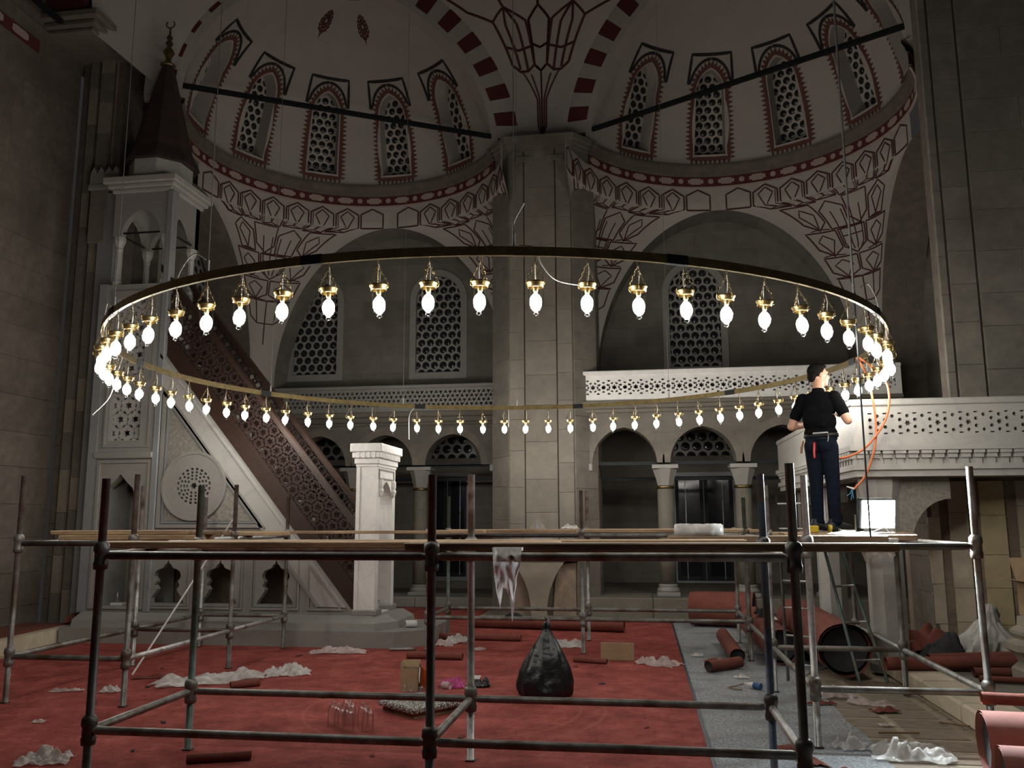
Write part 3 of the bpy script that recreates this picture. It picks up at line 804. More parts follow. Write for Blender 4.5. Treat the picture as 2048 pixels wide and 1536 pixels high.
# side tympanums
for (C, s, w, nm_) in ((CL, -1, wl, 'left'), (CR, 1, wrt, 'right')):
    X = (0, 1, 0) if s < 0 else (0, -1, 0); u = C[0] + s * (RS + .7)
    q = 1 if s < 0 else -1
    ho = [archpoly(q * (C[1] + d), .42, 4.72, 6.1, 6.65, 8) for d in (1.5,)]
    MB().plate(ccw([(q * (C[1] - 1.25), .02), (q * (C[1] + 3.1), .02), (q * (C[1] + 3.1), 8.3), (q * (C[1] - 1.25), 8.3)]), ho, (u, 0, 0), X, ZU, .4).build('tympanum', M['wallstone_side'], w)
    for d, dn in ((1.5, 'tall'),):
        WIN += 1
        ww = thing('window_%d' % WIN, '%s lattice window of the %s side wall seen at a slant' % (dn, nm_), 'window', (u, C[1] + d, 4.7), 'side wall windows', 'structure')
        lattice(ww, archpoly(q * (C[1] + d), .43, 4.70, 6.1, 6.66, 8), .19, .078, (u - s * -.08 if s > 0 else u - .08, 0, 0), X, ZU, .06, M['marble'])
        MB().plate(archpoly(q * (C[1] + d), .44, 4.68, 6.1, 6.68, 8), [], (u + s * .22, 0, 0), X, ZU, .02).build('night_glass', M['dark_glass'], ww)

# ------------------------------------------------------------------ striped arches round the semidomes
def striped_arch(C, d, nrm, label, name, R0=2.79, R1=3.22, f0=0, f1=180, step=5.0, depth=.34, off=.06, border=True):
    d = Vector((d[0], d[1], 0)).normalized(); nrm = Vector((nrm[0], nrm[1], 0)).normalized()
    O = Vector((C[0], C[1], Z0)) + nrm * off
    a = thing(name, label, 'arch', (C[0], C[1], Z0), kind='structure')
    X = d
    if X.cross(ZU).dot(nrm) < 0: X = -d
    k = 0; f = f0
    while f < f1 - .01:
        p = []
        for g in (f + .08, f + step - .08): p.append(g)
        sg = 1 if X == d else -1
        pt = lambda r, g: (sg * r * cos(radians(g)), r * sin(radians(g)))
        MB().prism([pt(R0, p[0]), pt(R1, p[0]), pt(R1, (p[0] + p[1]) / 2), pt(R1, p[1]), pt(R0, p[1]), pt(R0, (p[0] + p[1]) / 2)], O, X, ZU, depth).build('voussoir', M['red_paint'] if k % 2 == 0 else M['plaster'], a)
        f += step; k += 1
    if border:
        sg = 1 if X == d else -1
        inn = [(sg * (RS - .03) * cos(radians(g)), (RS - .03) * sin(radians(g))) for g in range(f0, f1 + 1, 5)]
        out = [(sg * R0 * cos(radians(g)), R0 * sin(radians(g))) for g in range(f0, f1 + 1, 5)]
        b = MB()
        for i in range(len(inn) - 1): b.prism([inn[i], out[i], out[i + 1], inn[i + 1]], O - nrm * .01, X, ZU, depth - .02)
        b.build('arch_border', M['plaster'], a)
    return a
h3 = sqrt(3) / 2
striped_arch(CL, (h3, .5), (.5, -h3), 'red and white striped arch framing the left semidome', 'striped_arch')
striped_arch(CR, (-h3, .5), (-.5, -h3), 'red and white striped arch framing the right semidome', 'striped_arch')
b = MB()

# plaster between the arches, over the middle pillar and over the left pillar
def arch_pt(C, d, nrm, R, g, off=.05):
    return Vector((C[0] + d[0] * R * cos(g) + nrm[0] * off, C[1] + d[1] * R * cos(g) + nrm[1] * off, Z0 + R * sin(g)))
def spandrel_dome(name, label, e1, e2, g1=78, bulge=.10):
    vs = []; fs = []; n, m = 26, 12
    for i in range(n + 1):
        g = radians(g1) * i / n; a, c = e1(g), e2(g)
        for j in range(m + 1):
            t = j / m; p = a.lerp(c, t); w = (c - a)
            out = Vector((-w.y, w.x, 0)).normalized()
            vs.append(p + out * 0 + Vector((0, bulge * sin(pi * t) * min(1, i / 6) * (c - a).length * .25, 0)))
    for i in range(n):
        for j in range(m): fs.append((i * (m + 1) + j, i * (m + 1) + j + 1, (i + 1) * (m + 1) + j + 1, (i + 1) * (m + 1) + j))
    o = meshobj(name, vs, fs, M['plaster'], None, True); tag(o, label, 'vault', kind='structure')
    def fn(x, y, lift=0.0):     # x in -1..1 of the width, y angle fraction
        g = radians(g1) * y; a, c = e1(g), e2(g); t = (x + 1) / 2
        p = a.lerp(c, t); q = p + Vector((0, bulge * sin(pi * t) * min(1, y * n / 6) * (c - a).length * .25, 0))
        return q + Vector((0, -lift - .004, 0))
    return fn
FN_M = spandrel_dome('ceiling_center', 'white plaster vault spreading over the middle pillar with painted honeycomb lines', lambda g: arch_pt(CL, (h3, .5), (.5, -h3), 3.2, g), lambda g: arch_pt(CR, (-h3, .5), (-.5, -h3), 3.2, g))
FN_PL = spandrel_dome('ceiling_corner', 'white plaster vault over the left pillar', lambda g: Vector((-8.0, 7.55 + 3.2 * cos(g), Z0 + .6 + 3.2 * sin(g))), lambda g: arch_pt(CL, (-h3, -.5), (.5, -h3), 2.84, g, .10), bulge=.05)

# painted honeycomb lines
def line3(b, pts, w, fn, step=.05):
    """painted line of real width w on a curved surface fn(x, y, lift)"""
    Q = []
    for a, c in zip(pts, pts[1:]):
        pa, pc = fn(*a), fn(*c); n = max(1, int((pc - pa).length / step) )
        n = min(n, 14)
        for i in range(n): Q.append((a[0] + (c[0] - a[0]) * i / n, a[1] + (c[1] - a[1]) * i / n))
    Q.append(pts[-1])
    P = [fn(x, y, .003) for x, y in Q]; H = [fn(x, y, .012) for x, y in Q]
    vs = []; fs = []
    for i, p in enumerate(P):
        t = (P[min(i + 1, len(P) - 1)] - P[max(i - 1, 0)])
        if t.length < 1e-7: t = Vector((1, 0, 0))
        t.normalize(); n = (H[i] - p)
        if n.length < 1e-7: n = Vector((0, -1, 0))
        n.normalize(); l = n.cross(t).normalized() * w / 2
        vs += [p + l, p - l, H[i] + l, H[i] - l]
    for i in range(len(P) - 1):
        a, c = 4 * i, 4 * i + 4
        fs += [(a + 2, a + 3, c + 3, c + 2), (a, a + 2, c + 2, c), (a + 1, c + 1, c + 3, a + 3)]
    b.add(vs, fs)
def mir(pts): return [(-p[0], p[1]) for p in pts]
b = MB()
stem = [[(-.16, .12), (-.14, .24), (-.42, .36), (-.60, .39)], [(-.08, .12), (-.07, .24), (-.24, .355)], [(-.16, .12), (0, .075), (.16, .12)], [(-.08, .12), (0, .092), (.08, .12)], [(0, .10), (0, .37)]]
cells = [[(-.62, .40), (-.62, .62), (-.40, .70), (-.18, .62), (-.14, .40), (-.30, .37), (-.48, .37), (-.62, .40)], [(-.14, .40), (-.14, .62), (0, .70), (.14, .62), (.14, .40), (0, .37), (-.14, .40)], [(-.62, .49), (-.4, .47), (-.14, .49)], [(-.14, .50), (0, .48), (.14, .50)], [(-.47, .38), (-.47, .60), (-.40, .70)], [(-.30, .37), (-.31, .60), (-.40, .70)], [(-.62, .62), (-.85, .68), (-.95, .80)], [(-.40, .70), (-.45, .95)], [(0, .70), (0, .95)]]
for s_ in stem: line3(b, s_, .026, FN_M); line3(b, mir(s_), .026, FN_M)
for s_ in cells: line3(b, s_, .045, FN_M); line3(b, mir(s_), .045, FN_M)
o = b.build('painted_honeycomb', M['red_line'], bpy.data.objects['ceiling_center'], world=True)
def cell(b, fn, a, c, z0, z1, w=.022, inner=True, house=True):
    m = (a + c) / 2; h = z1 - z0
    line3(b, [(a, z0), (a, z1 - .28 * h), (m, z1), (c, z1 - .28 * h), (c, z0), (a, z0)] if house else [(a, z1), (a, z0 + .3 * h), (m, z0), (c, z0 + .3 * h), (c, z1), (a, z1)], w, fn)
    if inner:
        q = .2 * (c - a)
        line3(b, [(m, z0 + .06 * h), (a + q, z0 + .62 * h), (m, z1 - .13 * h), (c - q, z0 + .62 * h), (m, z0 + .06 * h)], w * .8, fn)
        line3(b, [(a, z0), (m, z0 + .06 * h), (c, z0)], w * .7, fn)
def honeycomb(parent, fn, sd):
    b = MB(); rn = random.Random(sd)
    n = 8
    for k in range(n):
        a, c = .03 + .94 * (k + .05) / n, .03 + .94 * (k + .95) / n
        cell(b, fn, a, c, 7.36 + (.06 if k in (0, n - 1) else -.02 * (k % 2)), 7.83, .028, inner=k not in (0, n - 1))
        if 0 < k < n - 1: line3(b, [(a + .01, 7.34), (a + .01, 7.70)], .016, fn)
    for k in range(4):
        a, c = .16 + .68 * (k + .04) / 4, .16 + .68 * (k + .94) / 4
        cell(b, fn, a, c, 6.86, 7.32, .027, house=(k % 2 == 0), inner=k not in (1, 2))
    for k in range(3):
        a, c = .10 + .80 * (k + .03) / 3, .10 + .80 * (k + .95) / 3
        cell(b, fn, a, c, 6.38, 6.83, .026, house=False, inner=k != 1)
    for k in range(2):
        a, c = .08 + .84 * (k + .03) / 2, .08 + .84 * (k + .96) / 2
        cell(b, fn, a, c, 5.96, 6.35, .025, house=False)
    line3(b, [(.12, 5.62), (.12, 5.95), (.88, 5.95), (.88, 5.62), (.70, 5.5), (.30, 5.5), (.12, 5.62)], .022, fn)
    line3(b, [(.5, 5.95), (.5, 5.08)], .022, fn); line3(b, [(.30, 5.95), (.30, 5.5)], .018, fn); line3(b, [(.70, 5.95), (.70, 5.5)], .018, fn)
    # pendant in the angle
    for x in (.40, .47, .53, .60): line3(b, [(x, 7.15), (x, 6.55), (.5 + (x - .5) * .6, 6.45)], .020, fn)
    line3(b, [(.40, 6.85), (.60, 6.85)], .020, fn); line3(b, [(.40, 6.70), (.60, 6.70)], .020, fn)
    b.build('painted_honeycomb', M['red_line'], parent)
honeycomb(wl, PL_A, 1); honeycomb(wb, PL_B, 2); honeycomb(wb, PR_A, 3); honeycomb(wrt, PR_B, 4)
# ------------------------------------------------------------------ iron tie rods across the arches
def tie(p, q, label):
    o = MB().box(0, -.035, -.035, 1, .035, .035)
    p, q = Vector(p), Vector(q); L_ = (q - p).length
    m = o.build('tie_rod', M['iron']); m.location = p
    for v_ in m.data.vertices: v_.co.x *= L_
    m.rotation_euler = (0, 0, atan2(q.y - p.y, q.x - p.x)); tag(m, label, 'tie rod', 'iron tie rods under the arches', 'structure')
tie((AX - .85, 14.62, 8.58), (-7.35, 11.85, 8.58), 'black iron tie rod across the left striped arch')
tie((AX + .85, 14.62, 8.58), (4.15, 11.85, 8.58), 'black iron tie rod across the right striped arch')
tie((-8.35, 10.55, 8.95), (-8.35, 5.2, 8.95), 'black iron tie rod in the top left corner')

# ------------------------------------------------------------------ arcades
def arcade(name, label, v, u0, u1, zs, za, cols, arches, hw, ztop, zb, matl, front):
    r = thing(name, label, 'arcade', ((u0 + u1) / 2, v, zb), kind='structure')
    path = []
    for c in arches: path += archpts(c, hw, zs, za, 10)
    outl = [(u1, ztop), (u0, ztop), (u0, zs)] + path + [(u1, zs)]
    MB().plate(outl, [], (0, v, 0), XU, ZU, .42).build('arcade_wall', matl, r)
    # voussoir rims standing proud
    for c in arches:
        a, o_ = archpts(c, hw, zs, za, 10), archpts(c, hw + .13, zs, za + .15, 10)
        for i in range(0, len(a) - 1, 2):
            j = min(i + 2, len(a) - 1)
            MB().prism([a[i], a[(i + j) // 2], a[j], o_[j], o_[(i + j) // 2], o_[i]], (0, v - .012, 0), XU, ZU, .03).build('arch_stone', random.choice([M['stone'], M['stone_b']]), r)
    MB().box(u0, v + .17, zs - .03, u1, v + .25, zs + .03).build('tie_beam', M['iron'], r)
    MB().box(u0, v + 1.2, zs - .25, u1, v + 1.28, zs - .19).build('rear_tie_beam', M['iron'], r)
    # ledge of stone slabs
    x = u0
    while x < u1 - .05:
        w = min(random.uniform(.9, 1.4), u1 - x)
        MB().cbox(x + .003, front, -.01, x + w - .003, v + .7, zb, .015).build('ledge_stone', random.choice([M['marble'], M['stone']]), r); x += w
    MB().box(u0, v + .7, -.01, u1, VW, zb - .02).build('gallery_floor', M['stone_dark'], r)
    return r
def column(u, v, zb, zn, zs, label, s=.24):
    c = thing('column', label, 'column', (u, v + .21, zb), 'columns of the arcades', 'structure')
    b = MB().cbox(u - .19, v + .02, zb, u + .19, v + .40, zb + .07, .012); b.lathe([(.18, .07), (.19, .10), (.17, .13), (.155, .15), (.16, .18), (.145, .2)], (u, v + .21, zb), 20); b.build('column_base', M['marble'], c)
    MB().lathe([(.138, zb + .2), (.134, zn - .05)], (u, v + .21, 0), 24).build('column_shaft', M['stone'], c, True)
    MB().lathe([(.15, zn - .05), (.155, zn - .03), (.155, zn - .015), (.145, zn)], (u, v + .21, 0), 24).build('neck_ring', M['brass_dark'], c, True)
    vs = []; n = 8
    prof = [(.135, zn), (.16, zn + .10), (.22, zs - .10)]
    b = MB(); b.lathe(prof, (u, v + .21, 0), 8, pi / 8)
    b.cbox(u - s, v - .01, zs - .10, u + s, v + .43, zs - .03, .008)
    b.build('capital', M['marble'], c)
arcade('wall_arcade_left', 'left lower arcade of round arches beside the middle pillar', VB, -7.56, AX - .90, 2.63, 3.22, None, (-3.53, -4.88, -6.22), .55, 3.44, .18, M['wallstone'], 15.74)
for u, d in ((-4.21, 'nearest the middle pillar'), (-5.55, 'hidden behind the pulpit portal'), (-6.90, 'farthest left')): column(u, VB, .18, 2.20, 2.63, 'pale marble column of the left arcade, %s' % d)
arcade('wall_arcade_right', 'right lower arcade of round arches in front of the dark doors', VR, -1.06, 4.2, 2.53, 3.13, None, (-.25, 1.05, 2.35), .54, 3.42, .33, M['wallstone'], 14.30)
for u, d in ((.42, 'standing left of the black door'), (1.70, 'standing right of the black door'), (3.0, 'beside the tribune')): column(u, VR, .33, 2.15, 2.53, 'pale marble column of the right arcade, %s' % d, .22)
o = MB().cbox(-1.06, VR - .03, 2.40, -.79, VR + .43, 2.53, .012).build('impost_block', M['marble']); tag(o, 'white marble impost block at the pillar end of the right arcade', 'impost', kind='structure')
o = MB().cbox(AX - .98 - .22, VB - .03, 2.50, AX - .90, VB + .43, 2.63, .012).build('impost_block', M['marble']); tag(o, 'white marble impost block at the pillar end of the left arcade', 'impost', kind='structure')

# ------------------------------------------------------------------ balconies with pierced parapets
def ring_pattern(outline, sp):
    """six-pointed stars ringed by curved slots"""
    xs = [p[0] for p in outline]; ys = [p[1] for p in outline]; x0, x1, y0, y1 = min(xs), max(xs), min(ys), max(ys)
    H = []; n = round((x1 - x0) / sp); sp = (x1 - x0) / n; cy = (y0 + y1) / 2; R = (y1 - y0) / 2
    for k in range(n + 1):
        x = x0 + k * sp
        if k % 2: H.append(star(x, cy, R * .40, R * .22, 6, pi / 6))
        else: H.append(ngon(x, cy, R * .30, 6)); 
        for j in range(6):
            t = j * pi / 3 + (0 if k % 2 else pi / 6)
            a, c = R * .50, R * .74
            H.append([(x + a * cos(t - .22), cy + a * sin(t - .22)), (x + c * cos(t - .26), cy + c * sin(t - .26)), (x + c * cos(t + .26), cy + c * sin(t + .26)), (x + a * cos(t + .22), cy + a * sin(t + .22))])
        for s in (-1, 1):
            H.append([(x + sp * .5 - R * .22, cy + s * R * .98), (x + sp * .5 + R * .22, cy + s * R * .98), (x + sp * .5 + R * .12, cy + s * R * .74), (x + sp * .5 - R * .12, cy + s * R * .74)])
            H.append(ngon(x + sp * .5, cy + s * R * .30, R * .13, 5))
    out = []
    for h in H:
        q = clip(ccw(h), outline)
        if q: out.append(q)
    return out
def rect(x0, y0, x1, y1): return [(x0, y0), (x1, y0), (x1, y1), (x0, y1)]
r = thing('balcony_parapet', 'left balcony parapet pierced with tiny triangle holes', 'parapet', (-5, VB, 3.7), kind='structure')
ho = []
for k, (x, y) in enumerate(hexcentres(-7.3, -2.66, 3.80, 4.05, .094)):
    t = pi / 2 if (k % 2) else -pi / 2
    ho.append(ngon(x, y, .044, 3, t))
MB().plate(rect(-7.56, 3.66, AX - .90, 4.12), ho, (0, VB - .04, 0), XU, ZU, .10).build('pierced_panel', M['marble'], r)
MB().cbox(-7.56, VB - .09, 4.12, AX - .90, VB + .10, 4.19, .012).build('parapet_rail', M['marble'], r)
for z0_, z1_, d in ((3.40, 3.46, .02), (3.46, 3.56, .05), (3.56, 3.66, .10)): MB().cbox(-7.56, VB - .04 - d, z0_, AX - .90, VB + .3, z1_, .015).build('parapet_moulding', M['stone'], r)
MB().box(-7.6, VB + .3, 3.46, AX - .9, VW, 3.58).build('balcony_slab', M['stone_dark'], r)
r = thing('balcony_parapet', 'right balcony parapet pierced with ringed star tracery', 'parapet', (1.6, VR, 3.5), kind='structure')
pan = rect(-.94, 3.69, 4.16, 3.95)
MB().plate(rect(-1.06, 3.58, 4.25, 4.03), ring_pattern(pan, .185), (0, VR - .06, 0), XU, ZU, .10).build('pierced_panel', M['marble_white'], r)
MB().cbox(-1.08, VR - .11, 4.03, 4.25, VR + .10, 4.10, .012).build('parapet_rail', M['marble_white'], r)
MB().box(-1.06, VR - .01, 3.58, -1.0, VB + .3, 4.03).build('parapet_return', M['marble'], r)
for z0_, z1_, d in ((3.38, 3.45, .02), (3.45, 3.52, .06), (3.52, 3.58, .10)): MB().cbox(-1.06, VR - .05 - d, z0_, 4.25, VR + .3, z1_, .015).build('parapet_moulding', M['stone'], r)
MB().box(-1.06, VR + .3, 3.40, 4.3, VW, 3.5).build('balcony_slab', M['stone_dark'], r)

# ------------------------------------------------------------------ marble tribune at the right
TU, TV = 2.24, 9.40
tr = thing('marble_tribune', 'carved grey marble tribune with star-pierced parapet on square posts at right', 'tribune', (3.4, 11, 0), kind='structure')
def starholes(x0, x1, z0, z1):
    H = []; sp = .150; n = int((x1 - x0) / sp)
    cz = (z0 + z1) / 2
    for k in range(n + 1):
        x = x0 + k * sp
        if k % 2 == 0: H.append(star(x + sp / 2, cz, .034, .020, 6)); zz = (.075, -.075)
        H.append(ngon(x, cz + .038, .020, 8)); H.append(ngon(x, cz - .038, .020, 8))
        H.append(ngon(x + sp / 2, cz + .078, .020, 8)); H.append(ngon(x + sp / 2, cz - .078, .020, 8))
        H.append(rect(x - .02, cz + .098, x + .02, cz + .113)); H.append(rect(x - .02, cz - .113, x + .02, cz - .098))
    return H
MB().plate(rect(TU, 2.36, 5.3, 2.80), starholes(TU + .18, 5.2, 2.47, 2.70), (0, TV, 0), XU, ZU, .12).build('pierced_panel', M['marble_trib'], tr)
MB().cbox(TU - .02, TV - .03, 2.775, 5.3, TV + .15, 2.845, .01).build('parapet_rail', M['marble_trib'], tr)
MB().box(TU, TV + .12, 2.36, TU + .12, 14.4, 2.80).build('side_parapet', M['marble_trib'], tr)
MB().cbox(TU - .02, TV + .15, 2.775, TU + .14, 14.4, 2.845, .01).build('side_rail', M['marble_trib'], tr)
b = MB()
for z0_, z1_, d in ((2.30, 2.36, .05), (2.16, 2.30, -.02), (2.10, 2.16, .02), (2.03, 2.10, -.01)):
    b.box(TU - d, TV - d, z0_, 5.3, TV + .35, z1_); b.box(TU - d, TV + .35, z0_, TU + .35, 14.4, z1_)
b.build('cornice', M['marble_trib'], tr)
def dentil(P, X):
    X = Vector(X); N = X.cross(ZU)
    b = MB()
    for (x0, x1, z0_, z1_, d) in ((-.052, .052, .105, .135, .065), (-.046, .046, .06, .105, .045), (-.032, .032, 0, .06, .022)):
        vs = [Vector(P) + X * x + ZU * z + N * dd for dd in (-.02, d) for z in (z0_, z1_) for x in (x0, x1)]
        b.add(vs, [(0, 1, 3, 2), (4, 6, 7, 5), (0, 4, 5, 1), (2, 3, 7, 6), (0, 2, 6, 4), (1, 5, 7, 3)])
    return b
for k in range(22): dentil((TU + .07 + .128 * k, TV + .02, 2.16), XU).build('dentil', M['marble_trib'], tr)
for k in range(38): dentil((TU + .02, TV + .07 + .128 * k, 2.16), (0, -1, 0)).build('dentil', M['marble_trib'], tr)
MB().box(TU + .35, TV + .35, 2.06, 5.3, 14.4, 2.14).build('tribune_floor', M['stone_dark'], tr)
for (u, v, d) in ((2.55, 9.72, 0), (2.55, 12.35, 0)):
    b = MB().lathe([(.215, .02), (.215, .10), (.185, .14), (.185, 1.80), (.20, 1.86), (.215, 1.95), (.215, 2.03)], (u, v, 0), 8, pi / 8); b.build('post', M['marble_trib'], tr)
# carved bracket plates between posts and pillar
def bracket(O, X, w=.54):
    curve = [(.12 + (w - .12) * (1 - cos(t)), 1.28 + .52 * sin(t)) for t in [radians(9 * k) for k in range(11)]]
    MB().prism([(0, 2.03), (0, 1.28)] + curve + [(w, 2.03)], O, X, ZU, .14).build('carved_bracket', M['carved'], tr)
bracket((2.70, 9.64, 0), XU)
MB().prism([(0, 2.03), (0, 1.28)] + [(-.12 - .42 * (1 - cos(t)), 1.28 + .52 * sin(t)) for t in [radians(9 * k) for k in range(11)]] + [(-.54, 2.03)], (4.62, 9.64, 0), XU, ZU, .14).build('carved_bracket', M['carved'], tr)
for v0 in (12.22, 14.3): bracket((2.49, v0, 0), (0, -1, 0), .7)
MB().prism([(0, 2.03), (0, 1.28)] + [(-.12 - .5 * (1 - cos(t)), 1.28 + .52 * sin(t)) for t in [radians(9 * k) for k in range(11)]] + [(-.62, 2.03)], (2.49, 9.86, 0), (0, -1, 0), ZU, .14).build('carved_bracket', M['carved'], tr)

# ------------------------------------------------------------------ right pillar
pr_ = thing('pillar_right', 'big yellowish stone pillar with dark vertical joints behind the tribune', 'pillar', (4.2, 11, 0), kind='structure')
MB().box(3.30, 10.56, 0, 6.0, 11.6, 2.8).build('pillar_core', M['stone_brown'], pr_)
MB().box(3.66, 10.56, 2.8, 6.0, 10.78, 10.8).build('pillar_core', M['stone_dark'], pr_)
st = [(3.26, 3.40, 0, 'w'), (3.40, 3.50, 1, 'b'), (3.50, 3.71, 0, 'w'), (3.71, 3.84, 1, 'b'), (3.84, 4.11, 0, 'y'), (4.11, 4.24, 1, 'b'), (4.24, 4.95, 0, 'w'), (4.95, 5.08, 1, 'b'), (5.08, 6.0, 0, 'w')]
M['stone_yellow'] = mat('yellow_stone', (.56, .46, .27), .85, var=.12, sc=5, bump=.15)
MS = {'w': [M['stone_sand'], M['stone_sand_b']], 'b': [M['stone_brown']], 'y': [M['stone_yellow']]}
for k, (a, c, rec, m_) in enumerate(st):
    ashlar(pr_, (a, 10.52 + .035 * rec, 0), XU, c - a, 0, 2.02, .42, 1.2, .06, MS[m_], seed=40 + k)
for k, (a, c, rec) in enumerate(((3.62, 3.71, 0), (3.71, 3.735, 1), (3.735, 4.03, 0), (4.03, 4.055, 1), (4.055, 6.0, 0))):
    ashlar(pr_, (a, 10.52 + .03 * rec, 0), XU, c - a, 2.86, 10.6, .46, 1.0, .06, [M['stone_grey'], M['stone'], M['stone_grey']] if not rec else [M['stone_dark']], seed=60 + k)
ashlar(pr_, (3.26, 11.3, 0), (0, -1, 0), .78, 0, 2.02, .42, .5, .05, [M['stone_dark']], seed=80)
MB().box(3.625, 10.58, 2.86, 3.655, 10.78, 10.6).build('pillar_return', M['stone_dark'], pr_)

MB().box(4.3, 10.8, 0, 5.2, 12.1, 10.6).build('pillar_rear', M['stone_grey'], pr_)
# ------------------------------------------------------------------ left pillar and near left wall
wn = thing('wall_left_near', 'brown stone side wall at the left edge of the picture', 'wall', (-8.65, 9, 0), kind='structure')
MB().box(-9.0, 3.0, 0, -8.70, 11.55, 10.8).build('wall_core', M['stone_dark'], wn)
ashlar(wn, (-8.66, 7.0, 0), (0, 1, 0), 4.5, 0, 8.9, .46, 1.1, .06, [M['stone_dark'], M['stone_dark_b']], seed=90)
pL = thing('pillar_left', 'stepped stone pillar with long vertical mouldings at the far left', 'pillar', (-8.3, 11.6, 0), kind='structure')
MB().box(-8.66, 11.58, 0, -7.95, 12.1, 9.0).build('pillar_core', M['stone_dark'], pL)
for k, (a, c, d, m_) in enumerate(((-8.66, -8.50, .06, [M['stone_dark']]), (-8.50, -8.37, .0, [M['stone_warm'], M['stone']]), (-8.37, -8.30, .06, [M['stone_brown']]), (-8.30, -8.10, -.02, [M['stone_warm'], M['stone']]), (-8.10, -8.06, .06, [M['stone_brown']]))):
    ashlar(pL, (a, 11.5 + d, 0), XU, c - a, 0, 8.9, .55, 1.0, .06, m_, seed=100 + k)
MB().box(-8.6, 12.1, 0, -7.50, 12.35, 8.9).build('pillar_return', M['stone_grey'], pL)
for z0_, z1_, d in ((8.85, 8.93, .05), (8.93, 9.02, .12), (9.02, 9.14, .2)):
    MB().cbox(-8.9 - d, 10.75 - d, z0_, -7.98 + d, 12.0, z1_, .02).build('capital_moulding', M['stone'], pL)
a = thing('striped_arch', 'red and white striped arch foot in the top left corner', 'arch', (-8.4, 10.8, 9.1), kind='structure')
for k, (z0_, z1_) in enumerate(((9.16, 9.50), (9.51, 9.86), (9.87, 10.2), (10.21, 10.6))):
    sh_ = .06 * k * k
    MB().cbox(-8.72, 10.62 - sh_, z0_, -8.06, 11.9, z1_, .01).build('voussoir', M['red_paint'] if k % 2 == 0 else M['plaster'], a)
o = MB().box(-8.655, 7.2, 8.45, -8.63, 10.5, 8.63).build('painted_strip', M['red_paint']); tag(o, 'red painted strip with pale cartouches on the near left wall', 'frieze', kind='structure')
for k in range(6):
    MB().prism([(p[0], p[1]) for p in [(-.16, -.04), (-.1, -.06), (.1, -.06), (.16, -.04), (.16, .04), (.1, .06), (-.1, .06), (-.16, .04)]], (-8.622, 10.1 - k * .5, 8.54), YV, ZU, .01).build('cartouche', mat_pink, o)
# ------------------------------------------------------------------ pulpit (minbar)
M0, M1 = 11.05, 11.90            # near and far side
mb = thing('marble_pulpit', 'tall grey marble pulpit with walnut stair rails, roundel and pointed dark spire', 'pulpit', (-5.4, 11.4, 0))
# plinth
MB().prism([(-7.75, 10.72), (-3.12, 10.72), (-2.74, 11.05), (-2.74, 12.15), (-7.75, 12.15)], (0, 0, .20), XU, YV, .199).build('plinth', M['marble'], mb)
b = MB()
prof = [(.20, .28), (.29, .26), (.33, .16), (.37, .07)]       # z, projection
for (za, da), (zb, db) in zip(prof, prof[1:]):
    ring_ = lambda d: [(-7.62 , M0 - d), (-3.55 + d * .6, M0 - d), (-3.40 + d * .8, M0 + .1), (-3.40 + d * .8, M1 + .05), (-7.62, M1 + .05)]
    A, B_ = ring_(da), ring_(db); n = len(A)
    b.add([(p[0], p[1], za) for p in A] + [(p[0], p[1], zb) for p in B_], [(i, (i + 1) % n, (i + 1) % n + n, i + n) for i in range(n)])
b.add([(p[0], p[1], .37) for p in ring_(.07)], [(0, 1, 2, 3, 4)])
b.build('base_moulding', M['marble'], mb)
SL = 3.77 / 3.07                 # slope of the stair
zline = lambda u: .39 + (-3.76 - u) * SL
half = [(.255, 0), (.245, .04), (.20, .10), (.165, .15), (.145, .19), (.165, .215), (.185, .24), (.165, .27), (.155, .30), (.18, .325), (.195, .36), (.185, .41), (.15, .445), (.085, .465), (.06, .485), (.05, .51), (.018, .535), (0, .59)]
def niche(cx, z): return [(cx + p[0], z + p[1]) for p in half] + [(cx - p[0], z + p[1]) for p in reversed(half[:-1])]
ncx = (-6.42, -5.66, -4.86)
outl = [(-6.72, .37), (-3.78, .37), (-3.78, zline(-3.78)), (-6.72, zline(-6.72))]
MB().plate(outl, [niche(c, .49) for c in ncx], (0, M0, 0), XU, ZU, .10).build('side_panel', M['marble'], mb)
MB().plate(outl, [], (0, M1, 0), XU, ZU, .10).build('far_side_panel', M['marble'], mb)
MB().box(-6.7, M0 + .1, 1.12, -4.4, M1 - .1, 1.17).build('inner_vault', M['stone_brown'], mb)
MB().box(-6.7, M1 - .14, .37, -4.4, M1 - .101, 1.12).build('inner_wall', M['stone_brown'], mb)  # darker stone than the marble, puts the shade of the niches into the colour
# frames round the niches
def frame(name, poly, w, d, v, m_, parent=mb):
    cx = sum(p[0] for p in poly) / len(poly); cz = sum(p[1] for p in poly) / len(poly)
    def inset(k):
        P = ccw(poly); n = len(P); out = []
        for i in range(n):
            a, c, e = Vector(P[i - 1]), Vector(P[i]), Vector(P[(i + 1) % n])
            d1 = (c - a).normalized(); d2 = (e - c).normalized(); n1 = Vector((-d1.y, d1.x)); n2 = Vector((-d2.y, d2.x))
            bis = (n1 + n2); L2 = bis.dot(n1); out.append(tuple(c + bis * (k / max(L2, .2))))
        return out
    MB().plate(poly, [inset(w)], (0, v - d, 0), XU, ZU, d + .01).build(name, m_, parent)
for c in ncx:
    frame('niche_frame', rect(c - .345, .42, c + .345, 1.16), .028, .03, M0, M['marble'])
    frame('niche_inner_frame', rect(c - .305, .455, c + .305, 1.125), .012, .018, M0, M['marble_blue'])
tri2 = [(-4.40, .42), (-3.90, .42), (-4.40, .42 + .5 * SL)]
frame('triangle_frame', tri2, .03, .03, M0, M['marble'])
